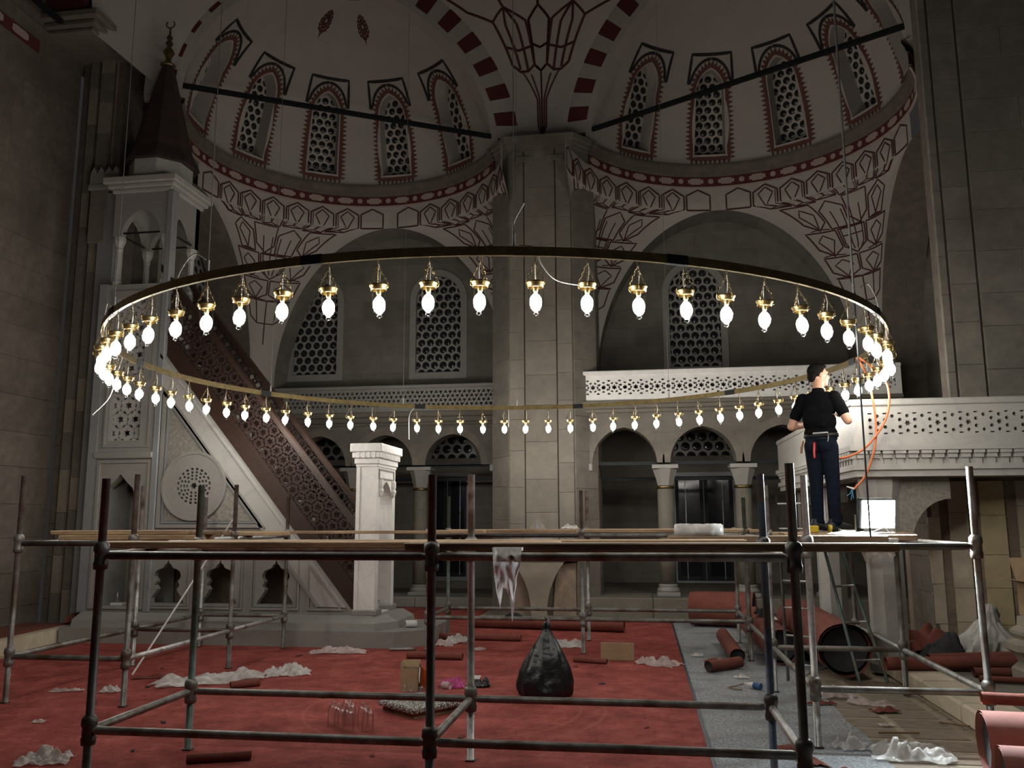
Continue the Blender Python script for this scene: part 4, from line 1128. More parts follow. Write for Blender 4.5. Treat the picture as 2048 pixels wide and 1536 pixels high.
MB().prism([(-4.33, .49), (-4.06, .49), (-4.33, .49 + .27 * SL)], (0, M0 - .02, 0), XU, ZU, .03).build('triangle_panel', M['stone_warm'], mb)
# upper triangular field with roundel
tri = [(-6.62, 1.50), (-5.02, 1.50), (-6.62, 1.50 + 1.60 * SL)]
frame('field_frame', tri, .05, .045, M0, M['marble']); 
t2 = [(-6.55, 1.56), (-5.15, 1.56), (-6.55, 1.56 + 1.40 * SL)]
frame('field_inner_frame', t2, .025, .03, M0, M['marble_blue'])
MB().prism([(-6.52, 1.59), (-5.23, 1.59), (-6.52, 1.59 + 1.29 * SL)], (0, M0 - .012, 0), XU, ZU, .02).build('carved_field', M['carved'], mb)
RC = (-6.08, 2.07)
ho = [star(RC[0], RC[1], .055, .034, 6)]
for rr, n, w in ((.098, 10, .030), (.142, 14, .030), (.188, 18, .030), (.234, 20, .032)):
    for k in range(n):
        t = 2 * pi * (k + .5 * (n % 4 == 0)) / n; dt = .28 * 2 * pi / n
        ho.append([(RC[0] + (rr - w / 2 * s1) * cos(t + dt * s2), RC[1] + (rr - w / 2 * s1) * sin(t + dt * s2)) for s1, s2 in ((1, -1), (-1, -1), (-1, 1), (1, 1))])
MB().plate(ngon(RC[0], RC[1], .46, 48), ho, (0, M0 - .055, 0), XU, ZU, .045).build('roundel', M['marble'], mb)
MB().prism(ngon(RC[0], RC[1], .27, 32), (0, M0 - .0125, 0), XU, ZU, .004).build('roundel_dark', M['iron'], mb)
MB().plate(ngon(RC[0], RC[1], .475, 48), [ngon(RC[0], RC[1], .440, 48)], (0, M0 - .07, 0), XU, ZU, .06).build('roundel_rim', M['marble'], mb)
# pale string course under the rail
for o0, o1, d, m_ in ((.03, .06, .05, 'marble_trib'), (.06, .30, .025, 'marble_trib'), (.30, .34, .045, 'marble')):
    f_ = lambda u, o_: (u, zline(u) - o_ * sqrt(1 + SL * SL))
    ue = -3.86
    q = [f_(-6.70, o1), (max(-6.7, min(ue, ue - (o1 - .03) * 1.3)), max(.40, zline(ue - (o1 - .03) * 1.3) - o1 * sqrt(1 + SL * SL))), (ue - (o0 - .03) * 1.3, max(.40, zline(ue - (o0 - .03) * 1.3) - o0 * sqrt(1 + SL * SL))), f_(-6.70, o0)]
    MB().prism(q, (0, M0 - d, 0), XU, ZU, d + .005).build('string_course', M[m_], mb)
# steps
for k in range(14):
    u0 = -3.80 - k * .205
    MB().cbox(u0 - .23, M0 + .1, .37 + k * .252, u0, M1 - .1, .37 + (k + 1) * .252, .01).build('step', M['marble'], mb)
# walnut rails
def rail(v, name):
    r = MB()
    H0 = lambda u: zline(u)
    uu0, uu1 = -6.80, -3.77
    top = 1.16
    par = lambda a, c: [(uu0, H0(uu0) + a), (uu1, H0(uu1) + a), (uu1, H0(uu1) + c), (uu0, H0(uu0) + c)]
    g = MB().prism(par(.0, .34), (0, v, 0), XU, ZU, .07).build(name, M['walnut'], mb)
    MB().prism(par(.30, .36), (0, v - .015, 0), XU, ZU, .10).build('rail_bead', M['walnut'], g)
    MB().prism(par(top - .10, top), (0, v - .025, 0), XU, ZU, .12).build('handrail', M['walnut'], g)
    ol = [(p[0], p[1]) for p in par(.37, top - .11)]
    # girih turned along the slope
    ca, sa = cos(math.atan(SL)), -sin(math.atan(SL))
    rot = lambda p: (p[0] * ca - p[1] * sa, p[0] * sa + p[1] * ca); inv = lambda p: (p[0] * ca + p[1] * sa, -p[0] * sa + p[1] * ca)
    box_ = [inv(p) for p in ol]
    hl = [[rot(p) for p in h] for h in girih(box_, .165, k=1.36)]
    MB().plate(par(.355, top - .095), hl, (0, v + .015, 0), XU, ZU, .03).build('rail_lattice', M['walnut_dark'], g)
rail(M0 + .02, 'near_rail'); rail(M1 - .09, 'far_rail')
# newel board at the foot
MB().cbox(-3.80, M0 + .03, .39, -3.74, M0 + .09, 1.56, .01).build('newel_board', M['walnut'], mb)
# portal
PU0, PU1 = -3.755, -3.475
pg = MB().plate(rect(M0 - .03, .37, M1 - .02, 2.34), [archpoly(M0 + .405, .30, .38, 1.74, 2.12, 8)], (PU1, 0, 0), YV, ZU, PU1 - PU0).build('portal_frame', M['marble_white'], mb)
b = MB()
for z0_, z1_, d in ((2.30, 2.34, .015), (2.34, 2.42, .03), (2.42, 2.50, .055), (2.50, 2.615, .08)): b.cbox(PU0 - d, M0 - .03 - d, z0_, PU1 + d, M1 - .02 + d, z1_, .01)
b.build('portal_crown', M['marble_white'], mb)
for k in range(12):
    MB().box(PU1 + .03, M0 + .0 + k * .073, 2.42, PU1 + .062, M0 + .04 + k * .073, 2.50).build('portal_dentil', M['marble_white'], mb)
for k in range(4):
    MB().box(PU0 + .01 + k * .073, M0 - .092, 2.42, PU0 + .05 + k * .073, M0 - .06, 2.50).build('portal_dentil', M['marble_white'], mb)
MB().plate(rect(M0 + .04, 2.14, M0 + .75, 2.28), [rect(M0 + .07, 2.16, M0 + .72, 2.26)], (PU1 + .012, 0, 0), YV, ZU, .02).build('portal_label', M['marble'], mb)
for vv in (M0 + .10, M0 + .69): MB().lathe([(.0, 0), (.03, .02), (.05, .09), (.035, .12), (.045, .15), (.045, .22), (.03, .24)], (PU1 + .01, vv, 1.90), 8).build('portal_boss', M['marble_white'], mb)
b = MB()
for x0, x1 in ((PU0 + .0, PU0 + .05), (PU1 - .05, PU1)): b.box(x0, M0 - .05, .37, x1, M0 - .03, 2.3)
b.build('portal_edge', M['marble_white'], mb)
MB().cbox(PU0 - .03, M0 - .07, .365, PU1 + .04, M0 + .17, .44, .012).build('portal_foot', M['marble'], mb)
MB().cbox(PU0 - .03, M1 - .24, .365, PU1 + .04, M1 + .02, .44, .012).build('portal_foot', M['marble'], mb)
# tower under the kiosk
T0, T1 = -7.60, -6.72
door = [(-7.215 + x, z) for x, z in [(-.255, .44), (-.255, 1.80), (-.25, 1.92), (-.20, 2.05), (-.10, 2.14), (0, 2.25), (.10, 2.14), (.20, 2.05), (.25, 1.92), (.255, 1.80), (.255, .44)]]
la = rect(-7.45, 2.72, -6.97, 3.40); lb = rect(-7.45, 3.66, -6.97, 4.80)
MB().plate(rect(T0, .37, T1, 5.00), [door, la, lb], (0, M0 - .01, 0), XU, ZU, .16).build('tower_front', M['marble'], mb)
MB().plate(rect(-7.47, 2.70, -6.95, 3.42), girih(rect(-7.44, 2.73, -6.98, 3.39), .23, k=1.12), (0, M0 + .06, 0), XU, ZU, .04).build('tower_lattice', M['marble_trib'], mb)
MB().plate(rect(-7.47, 3.64, -6.95, 4.82), girih(rect(-7.44, 3.67, -6.98, 4.79), .23, k=1.12), (0, M0 + .06, 0), XU, ZU, .04).build('tower_lattice', M['marble_trib'], mb)
MB().box(T0, M1 - .16, .37, T1, M1, 5.0).build('tower_rear', M['marble'], mb)
MB().box(T0, M0 + .15, .37, T0 + .12, M1 - .16, 5.0).build('tower_side', M['marble'], mb)
MB().box(T1 - .10, M0 + .15, 2.3, T1, M1 - .16, 4.3).build('tower_inner_side', M['marble'], mb)
MB().cbox(T0, M0, 4.05, T1, M1, 4.15, .01) and None
frame('tower_frame', rect(T0 + .04, .41, T1 - .03, 2.44), .04, .03, M0 - .01, M['marble']); frame('tower_frame', rect(T0 + .09, 2.62, T1 - .08, 3.50), .03, .025, M0 - .01, M['marble']); frame('tower_frame', rect(T0 + .09, 3.56, T1 - .08, 4.90), .03, .025, M0 - .01, M['marble'])
MB().cbox(T0 - .02, M0 - .07, 2.46, T1 + .0, M0 - .01, 2.56, .015).build('tower_cornice', M['marble'], mb)
for u in (T1 - .02, T0): MB().cbox(u, M0 - .05, .37, u + .10 if u > -7 else u - .10, M0 + .1, 6.40 if u > -7 else 5.0, .012).build('tower_pilaster', M['marble_blue'], mb)
# kiosk
kc = (-7.16, 11.475)
for (u, v) in ((T0 + .07, M0 + .07), (T1 - .07, M0 + .07), (T0 + .07, M1 - .07), (T1 - .07, M1 - .07)):
    MB().lathe([(.07, 5.0), (.07, 5.06), (.05, 5.10), (.045, 5.52), (.055, 5.55), (.05, 5.58), (.085, 5.68), (.085, 5.74)], (u, v, 0), 8, pi / 8).build('kiosk_column', M['marble_trib'], mb)
kar = lambda c: [(c - .44, 6.42), (c - .44, 5.74), (c - .31, 5.74)] + archpts(c, .31, 5.74, 6.14, 8) + [(c + .31, 5.74), (c + .44, 5.74), (c + .44, 6.42)]
MB().plate(kar(kc[0]), [], (0, M0, 0), XU, ZU, .11).build('kiosk_arch', M['marble'], mb)
MB().plate(kar(kc[0]), [], (0, M1 - .11, 0), XU, ZU, .11).build('kiosk_arch', M['marble'], mb)
kar2 = [(p[0] * .97 + kc[1] * .03, p[1]) for p in kar(kc[1])]
MB().plate(kar2, [], (T1, 0, 0), YV, ZU, .11).build('kiosk_arch', M['marble'], mb)
MB().plate(kar2, [], (T0 + .11, 0, 0), YV, ZU, .11).build('kiosk_arch', M['marble'], mb)
for p, q in (((T0, M0 + .05, 5.80), (T1, M0 + .05, 5.80)), ((T0, M1 - .05, 5.80), (T1, M1 - .05, 5.80)), ((T1 - .05, M0, 5.80), (T1 - .05, M1, 5.80)), ((T0 + .05, M0, 5.80), (T0 + .05, M1, 5.80))):
    MB().tube(p, q, .014, n=6).build('kiosk_tie', M['iron'], mb)
b = MB()
for z0_, z1_, d in ((6.40, 6.46, .04), (6.46, 6.52, .09), (6.52, 6.62, .14)): b.cbox(T0 - d, M0 - d, z0_, T1 + d, M1 + d, z1_, .012)
b.build('kiosk_cornice', M['marble_trib'], mb)
MB().lathe([(.46, 6.62), (.46, 6.95), (.48, 6.97), (.48, 7.0)], (*kc, 0), 8, pi / 8).build('kiosk_drum', M['marble_trib'], mb)
sp_ = MB().lathe([(.56, 6.94), (.53, 7.02), (.44, 7.20), (.10, 8.60), (.085, 8.64)], (*kc, 0), 8, pi / 8).build('spire', mat('dark_lead_spire', (.045, .026, .022), .6, var=.3, sc=6, bump=.1), mb)
MB().lathe([(.085, 8.63), (.12, 8.66), (.085, 8.69), (.04, 8.72), (.05, 8.80), (.09, 8.88), (.05, 8.95), (.025, 8.97), (.06, 9.03), (.03, 9.08), (.05, 9.13), (.02, 9.18), (.012, 9.30), (0, 9.32)], (*kc, 0), 12).build('finial', M['brass_dark'], sp_, True)
MB().path([(kc[0] + .07 * cos(t), kc[1], 9.36 + .06 * sin(t)) for t in [radians(d) for d in range(130, 411, 20)]], .012, 6).build('crescent', M['brass_dark'], sp_)
# marble border slab with crest between pillar and kiosk
cs = thing('crested_slab', 'narrow marble slab with pointed crest left of the pulpit kiosk', 'slab', (-7.9, 11.4, 0), kind='structure')
MB().cbox(-8.04, 11.30, 0, -7.74, 11.55, 6.55, .02).build('slab_body', M['marble_blue'], cs)
MB().cbox(-8.20, 11.28, 5.75, -7.90, 11.34, 6.6, .02).build('slab_panel', M['stone'], cs)
MB().cbox(-8.22, 11.24, 6.58, -7.72, 11.57, 6.68, .02).build('slab_cap', M['marble'], cs)
zz = [(-8.20, 6.66)]
for k in range(4): x = -8.20 + k * .12; zz += [(x + .01, 6.86), (x + .06, 6.95), (x + .11, 6.86), (x + .12, 6.82)]
zz += [(-7.72, 6.66)]
MB().prism(zz, (0, 11.26, 0), XU, ZU, .08).build('slab_crest', M['marble'], cs)

# ------------------------------------------------------------------ chandelier ring and its lanterns
RCX, RCY, RR, RZ = -1.45, 8.69, 3.76, 3.21
ch = thing('chandelier_ring', 'huge flat brass ring carrying the lit lanterns above the scaffold', 'chandelier', (RCX, RCY, RZ))
nseg = 10
for s in range(nseg):
    a0 = 2 * pi * s / nseg + .012 + .16; a1 = 2 * pi * (s + 1) / nseg - .012 + .16; n = 15
    vs = []; fs = []
    for i in range(n + 1):
        t = a0 + (a1 - a0) * i / n
        for (r_, z) in ((RR - .012, 0), (RR + .012, 0), (RR + .012, .058), (RR - .012, .058)): vs.append((RCX + r_ * cos(t), RCY + r_ * sin(t), RZ + z))
    for i in range(n):
        for j in range(4): fs.append((i * 4 + j, (i + 1) * 4 + j, (i + 1) * 4 + (j + 1) % 4, i * 4 + (j + 1) % 4))
    fs += [(3, 2, 1, 0), (n * 4, n * 4 + 1, n * 4 + 2, n * 4 + 3)]
    meshobj('ring_segment', vs, fs, M['brass_dark'], ch)
    t = a1 + .012
    vs = []
    for tt in (t - .02, t + .02):
        for (r_, z) in ((RR - .018, -.002), (RR + .018, -.002), (RR + .018, .06), (RR - .018, .06)): vs.append((RCX + r_ * cos(tt), RCY + r_ * sin(tt), RZ + z))
    meshobj('ring_joint', vs, [(0, 4, 5, 1), (1, 5, 6, 2), (2, 6, 7, 3), (3, 7, 4, 0), (0, 1, 2, 3), (7, 6, 5, 4)], M['iron'], ch)
# one lantern, hung from z = 0
lt0 = thing('glass_lantern', 'lit clear glass lantern with brass collar hanging from the big ring', 'lantern', (0, 0, 0), 'lanterns on the big ring')
def chain(p, q, n=7):
    b = MB(); p, q = Vector(p), Vector(q); d = (q - p) / n
    for k in range(n):
        a = p + d * k; c = p + d * (k + 1); e = d.normalized(); s = e.cross(Vector((0, 1, 0)) if k % 2 else Vector((1, 0, 0)))
        if s.length < .1: s = e.cross(Vector((0, 1, 0)))
        s = s.normalized() * .006
        loop = [a - e * .003, a * .7 + c * .3 + s, a * .3 + c * .7 + s, c + e * .003, a * .3 + c * .7 - s, a * .7 + c * .3 - s, a - e * .003]
        b.path(loop, .0016, 4, False)
    return b
zc = -.195
b = MB().lathe([(.044, zc - .006), (.049, zc - .004), (.050, zc + .012), (.057, zc + .022), (.059, zc + .030), (.050, zc + .034), (.020, zc + .036), (0, zc + .036)], n=20, close=False); b.build('brass_collar', M['brass'], lt0, True, world=False)
for k in range(3):
    t = 2 * pi * k / 3 + .5
    c_, s_ = cos(t), sin(t)
    MB().path([(.050 * c_, .050 * s_, zc + .004), (.060 * c_, .060 * s_, zc + .008), (.064 * c_, .064 * s_, zc + .026), (.060 * c_, .060 * s_, zc + .036)], .003, 6).build('collar_scroll', M['brass'], lt0, True, world=False)
    chain((.060 * c_, .060 * s_, zc + .036), (0, 0, -.035)).build('chain', M['brass_dark'], lt0, world=False)
MB().tube((0, 0, 0), (0, 0, -.035), .004, n=6).build('hanging_hook', M['brass_dark'], lt0, world=False)
MB().path([(.004, .002, -.03), (.012, .006, -.08), (.008, .004, -.14), (.0, .0, zc + .01)], .0028, 5).build('lamp_wire', mat('white_wire', (.6, .58, .54), .6, var=.05, bump=0), lt0, world=False)
MB().lathe([(.016, zc + .012), (.018, zc), (.015, zc - .03), (.012, zc - .035)], n=12).build('lamp_socket', M['brass'], lt0, True, world=False)
MB().lathe([(.012, zc - .033), (.013, zc - .040), (.017, zc - .048)], n=14, close=False).build('bulb_housing', mat('white_bulb_housing', (.75, .74, .70), .5, var=.02, bump=0), lt0, True, world=False)
MB().lathe([(.017, zc - .048), (.026, zc - .058), (.034, zc - .072), (.0375, zc - .090), (.036, zc - .110), (.029, zc - .133), (.016, zc - .148), (.006, zc - .153), (0, zc - .154)], n=14, close=False).build('bulb', M['bulb'], lt0, True, world=False)
gl = MB().lathe([(.0445, zc + .006), (.0445, zc - .03), (.0445, zc - .085), (.0425, zc - .11), (.034, zc - .139), (.021, zc - .155), (.011, zc - .160), (.015, zc - .162), (.017, zc - .170), (.013, zc - .178), (.004, zc - .183), (0, zc - .184)], n=18, close=False).build('glass_vessel', M['glass'], lt0, True, world=False)
def dup(root, loc, rz=0.0, rx=0.0, ry=0.0, label=None):
    r = root.copy(); COL.objects.link(r); r.location = loc; r.rotation_euler = (rx, ry, rz)
    if label: r['label'] = label
    for c in list(root.children):
        k = c.copy(); COL.objects.link(k); k.parent = r
        for g in list(c.children):
            m = g.copy(); COL.objects.link(m); m.parent = k
    return r
NL = 72
for k in range(NL):
    t = radians(5.0 * k + 3.0)
    loc = (RCX + RR * cos(t), RCY + RR * sin(t), RZ - .001)
    tx, ty = random.uniform(-.05, .05), random.uniform(-.05, .05)
    if k == 0:
        lt0.location = loc; lt0.rotation_euler = (tx, ty, random.uniform(0, 6))
    else: dup(lt0, loc, random.uniform(0, 6), tx, ty)
# hoist cables up to the dome and loose wires
M['cable'] = mat('steel_cable', (.30, .29, .28), .45, .6, var=.1, bump=0)
M['white_wire'] = bpy.data.materials['white_wire']
for deg, d, r_ in ((248, 'left of centre', .003), (226, 'far left', .003), (281, 'centre', .003), (325, 'right, beside the worker', .009), (152, 'far side left', .003), (121, 'far side', .003), (60, 'far side right', .003), (95, 'far side centre', .003)):
    t = radians(deg); x, y = RCX + RR * cos(t), RCY + RR * sin(t)
    c = thing('hoist_cable', 'thin steel cable rising from the ring, %s' % d, 'cable', (x, y, RZ))
    MB().tube((x, y, RZ + .058), (RCX + (RR - .0) * cos(t), RCY + RR * sin(t), 11.5), r_, n=6).build('cable_strand', M['cable'], c)
    MB().tube((x, y, RZ + .03), (x, y, RZ + .14), .010, n=8).build('cable_clamp', M['steel_light'], c)
    if deg == 325: MB().tube((x, y, RZ - .01), (x, y, 1.47), .007, n=6).build('cable_tail', M['iron'], c)
def wire(pts, label, r=.004, m_='white_wire'):
    P = [Vector(p) for p in pts]; out = []
    for i in range(len(P) - 1):
        p0, p1, p2, p3 = P[max(i - 1, 0)], P[i], P[i + 1], P[min(i + 2, len(P) - 1)]
        for k in range(8):
            t = k / 8
            out.append(.5 * ((2 * p1) + (p2 - p0) * t + (2 * p0 - 5 * p1 + 4 * p2 - p3) * t * t + (3 * p1 - p0 - 3 * p2 + p3) * t ** 3))
    out.append(P[-1])
    o = MB().path(out, r, 6).build('loose_wire', M[m_], None, True); tag(o, label, 'wire'); return o
def rp(deg, z, dr=0.0):
    t = radians(deg); return Vector((RCX + (RR + dr) * cos(t), RCY + (RR + dr) * sin(t), z))
wire([rp(247.6, 3.36), rp(245.5, 3.42), rp(243.2, 3.30), rp(243, 3.15), rp(243, 3.01)], 'pale wire looping from cable clamp to a lantern, left of centre')
wire([rp(224, 3.30), rp(221, 3.36), rp(217, 3.22), rp(216, 3.0)], 'pale wire looping over the ring at the far left')
wire([rp(282, 3.55), rp(281, 3.42), rp(281, 3.30)], 'short pale wire standing up from the ring near the middle')
wire([rp(281.5, 3.28), rp(283, 3.26), rp(283.6, 3.16), rp(285, 3.06), rp(287.6, 3.03)], 'pale curved wire drooping from the ring near the middle')
wire([rp(327, 3.34), rp(330, 3.42), rp(334, 3.34), rp(335, 3.15), rp(334, 3.05)], 'thin wire loop over the ring beside the worker')
wire([rp(118, 3.24), rp(119.5, 3.10), rp(119.5, 2.75)], 'white wire hanging below the far side of the ring over the portal')
wire([rp(97, 3.215), rp(97, 2.95)], 'short pale wire hanging from the far side of the ring')
wire([rp(196, 3.215), rp(196, 3.0, .05), rp(196, 2.80, .10), rp(197, 2.62, .22)], 'pale wire end hanging out at the left end of the ring')
# ------------------------------------------------------------------ scaffold
def tubemat(k): return [M['steel'], M['steel_dark'], M['steel'], M['steel_green'], M['steel_light'], M['steel_blue']][k]
SC = None
def post(root, u, v, ztop, m_, lean=0.0):
    p = MB().tube((u, v, .01), (u, v, ztop), .0242, n=14).build('standard', m_, root, True)
    for z in (.40, 1.40):
        b = MB().lathe([(.026, z - .085), (.040, z - .08), (.043, z - .045), (.038, z - .035), (.038, z + .015), (.046, z + .03), (.044, z + .065), (.028, z + .085)], (u, v, 0), 14)
        b.build('cup_joint', M['steel_dark'] if m_ in (M['steel_dark'], M['steel_blue']) else M['steel'], p, True)
    MB().cbox(u - .032, v - .032, .001, u + .032, v + .032, .010, .002).build('base_plate', M['steel_dark'], p)
    return p
def ledger(root, p, q, z, m_):
    p, q = Vector((*p, z)), Vector((*q, z)); d = (q - p).normalized()
    MB().path([p + d * .03, p + d * .06, q - d * .06, q - d * .03], [.016, .0242, .0242, .016], 12).build('ledger', m_, root, True)
def bay_scaffold(label, us, vs, tops, mats, skip=()):
    r = thing('scaffold', label, 'scaffold', ((us[0] + us[-1]) / 2, (vs[0] + vs[-1]) / 2, 0))
    k = 0
    for j, v in enumerate(vs):
        for i, u in enumerate(us):
            t, m_ = tops[j][i], mats[j][i]
            post(r, u, v, t, m_)
    for z in (.40, 1.40):
        for j, v in enumerate(vs):
            for i in range(len(us) - 1):
                if (z, 'u', i, j) in skip: continue
                ledger(r, (us[i], v), (us[i + 1], v), z, M['steel'] if (i + j) % 2 else M['steel_dark'] if z > 1 else M['steel'])
        for i, u in enumerate(us):
            for j in range(len(vs) - 1):
                if (z, 'v', i, j) in skip: continue
                ledger(r, (u, vs[j]), (u, vs[j + 1]), z, M['steel_light'] if i == len(us) - 1 else M['steel'])
    return r
a, d_, g, l_, bl = M['steel'], M['steel_dark'], M['steel_green'], M['steel_light'], M['steel_blue']
bay_scaffold('tube scaffold bays nearest the camera with long boards on top', (-3.22, -1.18, .80), (4.79, 5.94), ((1.86, 1.86, 1.90), (1.86, 1.92, 1.90)), ((d_, d_, d_), (g, l_, bl)))
bay_scaffold('tube scaffold bays on the left in front of the pulpit', (-5.66, -4.52), (7.18, 9.12, 10.58), ((2.02, 2.02), (2.0, 2.0), (1.9, 1.9)), ((a, a), (l_, a), (l_, a)))
bay_scaffold('tube scaffold bays at the back in front of the middle pillar', (-2.66, -.73, 1.22), (10.62, 11.76), ((1.42, 1.95, 1.85), (1.92, 1.98, 1.45)), ((a, a, g), (g, l_, a)))
bay_scaffold('tube scaffold bays on the right under the worker', (1.20, 2.36), (6.60, 8.58, 10.36), ((1.92, 1.97), (1.92, 1.42), (1.5, 1.42)), ((l_, a), (l_, a), (a, a)), skip={(.40, 'u', 0, 2)})

# boards
def board(u0, v0, u1, v1, z, w, t, m_, label, notch=False):
    """plank from (u0,v0) to (u1,v1) lying at height z"""
    L_ = hypot(u1 - u0, v1 - v0)
    b = MB().cbox(0, -w / 2, 0, L_, w / 2, t, .006)
    rn = random.Random(int(L_ * 1000))
    for p in b.v:
        if p.x < .01: p.x += rn.uniform(-.015, .015)
        p.z += .004 * sin(p.x * 2)
    o = b.build('scaffold_board', m_); o.location = (u0, v0, z); o.rotation_euler = (0, 0, atan2(v1 - v0, u1 - u0))
    tag(o, label, 'board', 'boards on the scaffold'); return o
D = 1.428
def B_(u0, v0, u1, v1, w, t, m_, label, z=D): board(u0, v0, u1, v1, z, w, t, M[m_], label)
B_(-1.36, 4.985, 1.36, 4.985, .24, .045, 'plank_dark', 'long weathered board nearest the camera, right of the foremost tube')
B_(-3.55, 5.33, -.50, 5.33, .22, .042, 'plank', 'long light board of the near scaffold, left half')
B_(-3.12, 5.72, .66, 5.70, .22, .040, 'plank', 'board at the rear edge of the near scaffold')
B_(-5.35, 7.40, -3.93, 7.42, .24, .045, 'plank', 'short thick board on the left scaffold, front edge')
B_(-5.44, 7.42, -4.10, 7.44, .22, .040, 'plank', 'upper board of the stack on the left scaffold', D + .046)
B_(-5.40, 7.70, -4.05, 7.66, .20, .045, 'plank_dark', 'short grey board on the left scaffold behind the thick one')
B_(-4.05, 7.44, -3.78, 7.43, .20, .034, 'plank_dark', 'short loose board end beside the stack on the left scaffold', D + .046)
B_(-5.95, 9.40, -4.05, 9.46, .24, .04, 'plank', 'pale board crossing the middle of the left scaffold')
B_(-5.30, 10.38, -1.90, 10.42, .22, .035, 'plank', 'long thin board running from the left scaffold past the portal', D + .002)
B_(-2.72, 10.86, -.80, 10.90, .24, .04, 'plank', 'board at the back scaffold left of the pillar')
B_(-2.60, 11.52, 1.40, 11.54, .24, .04, 'plank', 'long light board on the rear edge of the back scaffold')
B_(-.72, 11.16, 1.60, 11.20, .24, .04, 'plank', 'light board on the back scaffold toward the worker')
B_(.20, 6.83, 1.80, 6.83, .26, .045, 'plank_dark', 'brown board under the wrapped cable coil')
B_(1.25, 7.15, 2.10, 7.15, .26, .045, 'plank_dark', 'short board end under the floodlight')
B_(1.28, 8.28, 2.42, 8.30, .26, .04, 'plank', 'board in front of the worker, nearer the camera')
B_(1.22, 8.84, 2.50, 8.86, .30, .04, 'plank', 'board the worker stands on')
# ------------------------------------------------------------------ organic shapes
from mathutils import noise as NZ
def blob(name, prims, voxel, m_, parent=None, sm=4, loc=None):
    """unite simple shapes into one continuous surface"""
    b = MB()
    for p in prims:
        if p[0] == 'cap':
            _, a, c, r0, r1 = p; a, c = Vector(a), Vector(c)
            n = 14; L_ = (c - a); d = L_.normalized(); q = d.to_track_quat('Z', 'Y').to_matrix()
            prof = [(0.0, -r0)] + [(r0 * cos(t), r0 * sin(t)) for t in [radians(x) for x in (-60, -30, 0)]] + [(r1 * cos(t), L_.length + r1 * sin(t)) for t in [radians(x) for x in (0, 30, 60)]] + [(0.0, L_.length + r1)]
            vs = []; fs = []
            for (r, z) in prof:
                for k in range(n): vs.append(a + q @ Vector((max(r, 1e-4) * cos(2 * pi * k / n), max(r, 1e-4) * sin(2 * pi * k / n), z)))
            for i in range(len(prof) - 1):
                for k in range(n): fs.append((i * n + k, i * n + (k + 1) % n, (i + 1) * n + (k + 1) % n, (i + 1) * n + k))
            b.add(vs, fs)
        else:
            _, c, r, rot = p if len(p) == 4 else (*p, (0, 0, 0))
            R = Matrix.Rotation(rot[2], 3, 'Z') @ Matrix.Rotation(rot[1], 3, 'Y') @ Matrix.Rotation(rot[0], 3, 'X')
            n, m = 16, 9; vs = []; fs = []
            for i in range(m + 1):
                t = -pi / 2 + pi * i / m
                for k in range(n): vs.append(Vector(c) + R @ Vector((r[0] * max(cos(t), 1e-4) * cos(2 * pi * k / n), r[1] * max(cos(t), 1e-4) * sin(2 * pi * k / n), r[2] * sin(t))))
            for i in range(m):
                for k in range(n): fs.append((i * n + k, i * n + (k + 1) % n, (i + 1) * n + (k + 1) % n, (i + 1) * n + k))
            b.add(vs, fs)
    o = b.build('tmp_blob', None)
    md = o.modifiers.new('r', 'REMESH'); md.mode = 'VOXEL'; md.voxel_size = voxel
    m2 = o.modifiers.new('s', 'SMOOTH'); m2.iterations = sm; m2.factor = .5
    dg = bpy.context.evaluated_depsgraph_get(); dg.update()
    me = bpy.data.meshes.new_from_object(o.evaluated_get(dg))
    bpy.data.objects.remove(o)
    me.materials.clear(); me.materials.append(m_); me.name = name
    me.polygons.foreach_set('use_smooth', [True] * len(me.polygons))
    ob = bpy.data.objects.new(name, me)
    link(ob, parent, False)
    return ob

# ------------------------------------------------------------------ the worker
M['skin'] = mat('skin', (.50, .27, .18), .5, var=.06, sc=30, bump=.03)
M['hair'] = mat('short_dark_hair', (.006, .005, .0045), .8, var=.4, sc=80, bump=.4, spec=.12)
M['shirt'] = mat('black_t_shirt', (.0035, .0035, .004), .95, var=.2, sc=14, bump=.35, bsc=7, bdist=.03, spec=.08)
M['jeans'] = mat('dark_jeans', (.007, .010, .018), .95, var=.35, sc=40, bump=.35, bsc=8, bdist=.03, spec=.1)
M['shoe'] = mat('dark_shoe', (.015, .016, .018), .6, var=.2, sc=20, bump=.1)
M['sole'] = mat('grey_sole', (.28, .28, .28), .7, var=.1, sc=20, bump=.05)
pn = thing('person', 'worker in black t-shirt and dark jeans standing on scaffold boards, back turned, looking right', 'person', (1.80, 8.84, 1.470))
pn.rotation_euler = (0, 0, -radians(34)); pn.scale = (.98, .98, .97)
HY = radians(-42)        # head turned to his right, seen from the trunk
def hd(x, y, z):         # head space: y forward; turned about the neck
    c, s = cos(HY), sin(HY); x0, y0 = .0, .035
    return (x0 + x * c - y * s, y0 + x * s + y * c, z)
HR = (radians(-4), 0, HY)
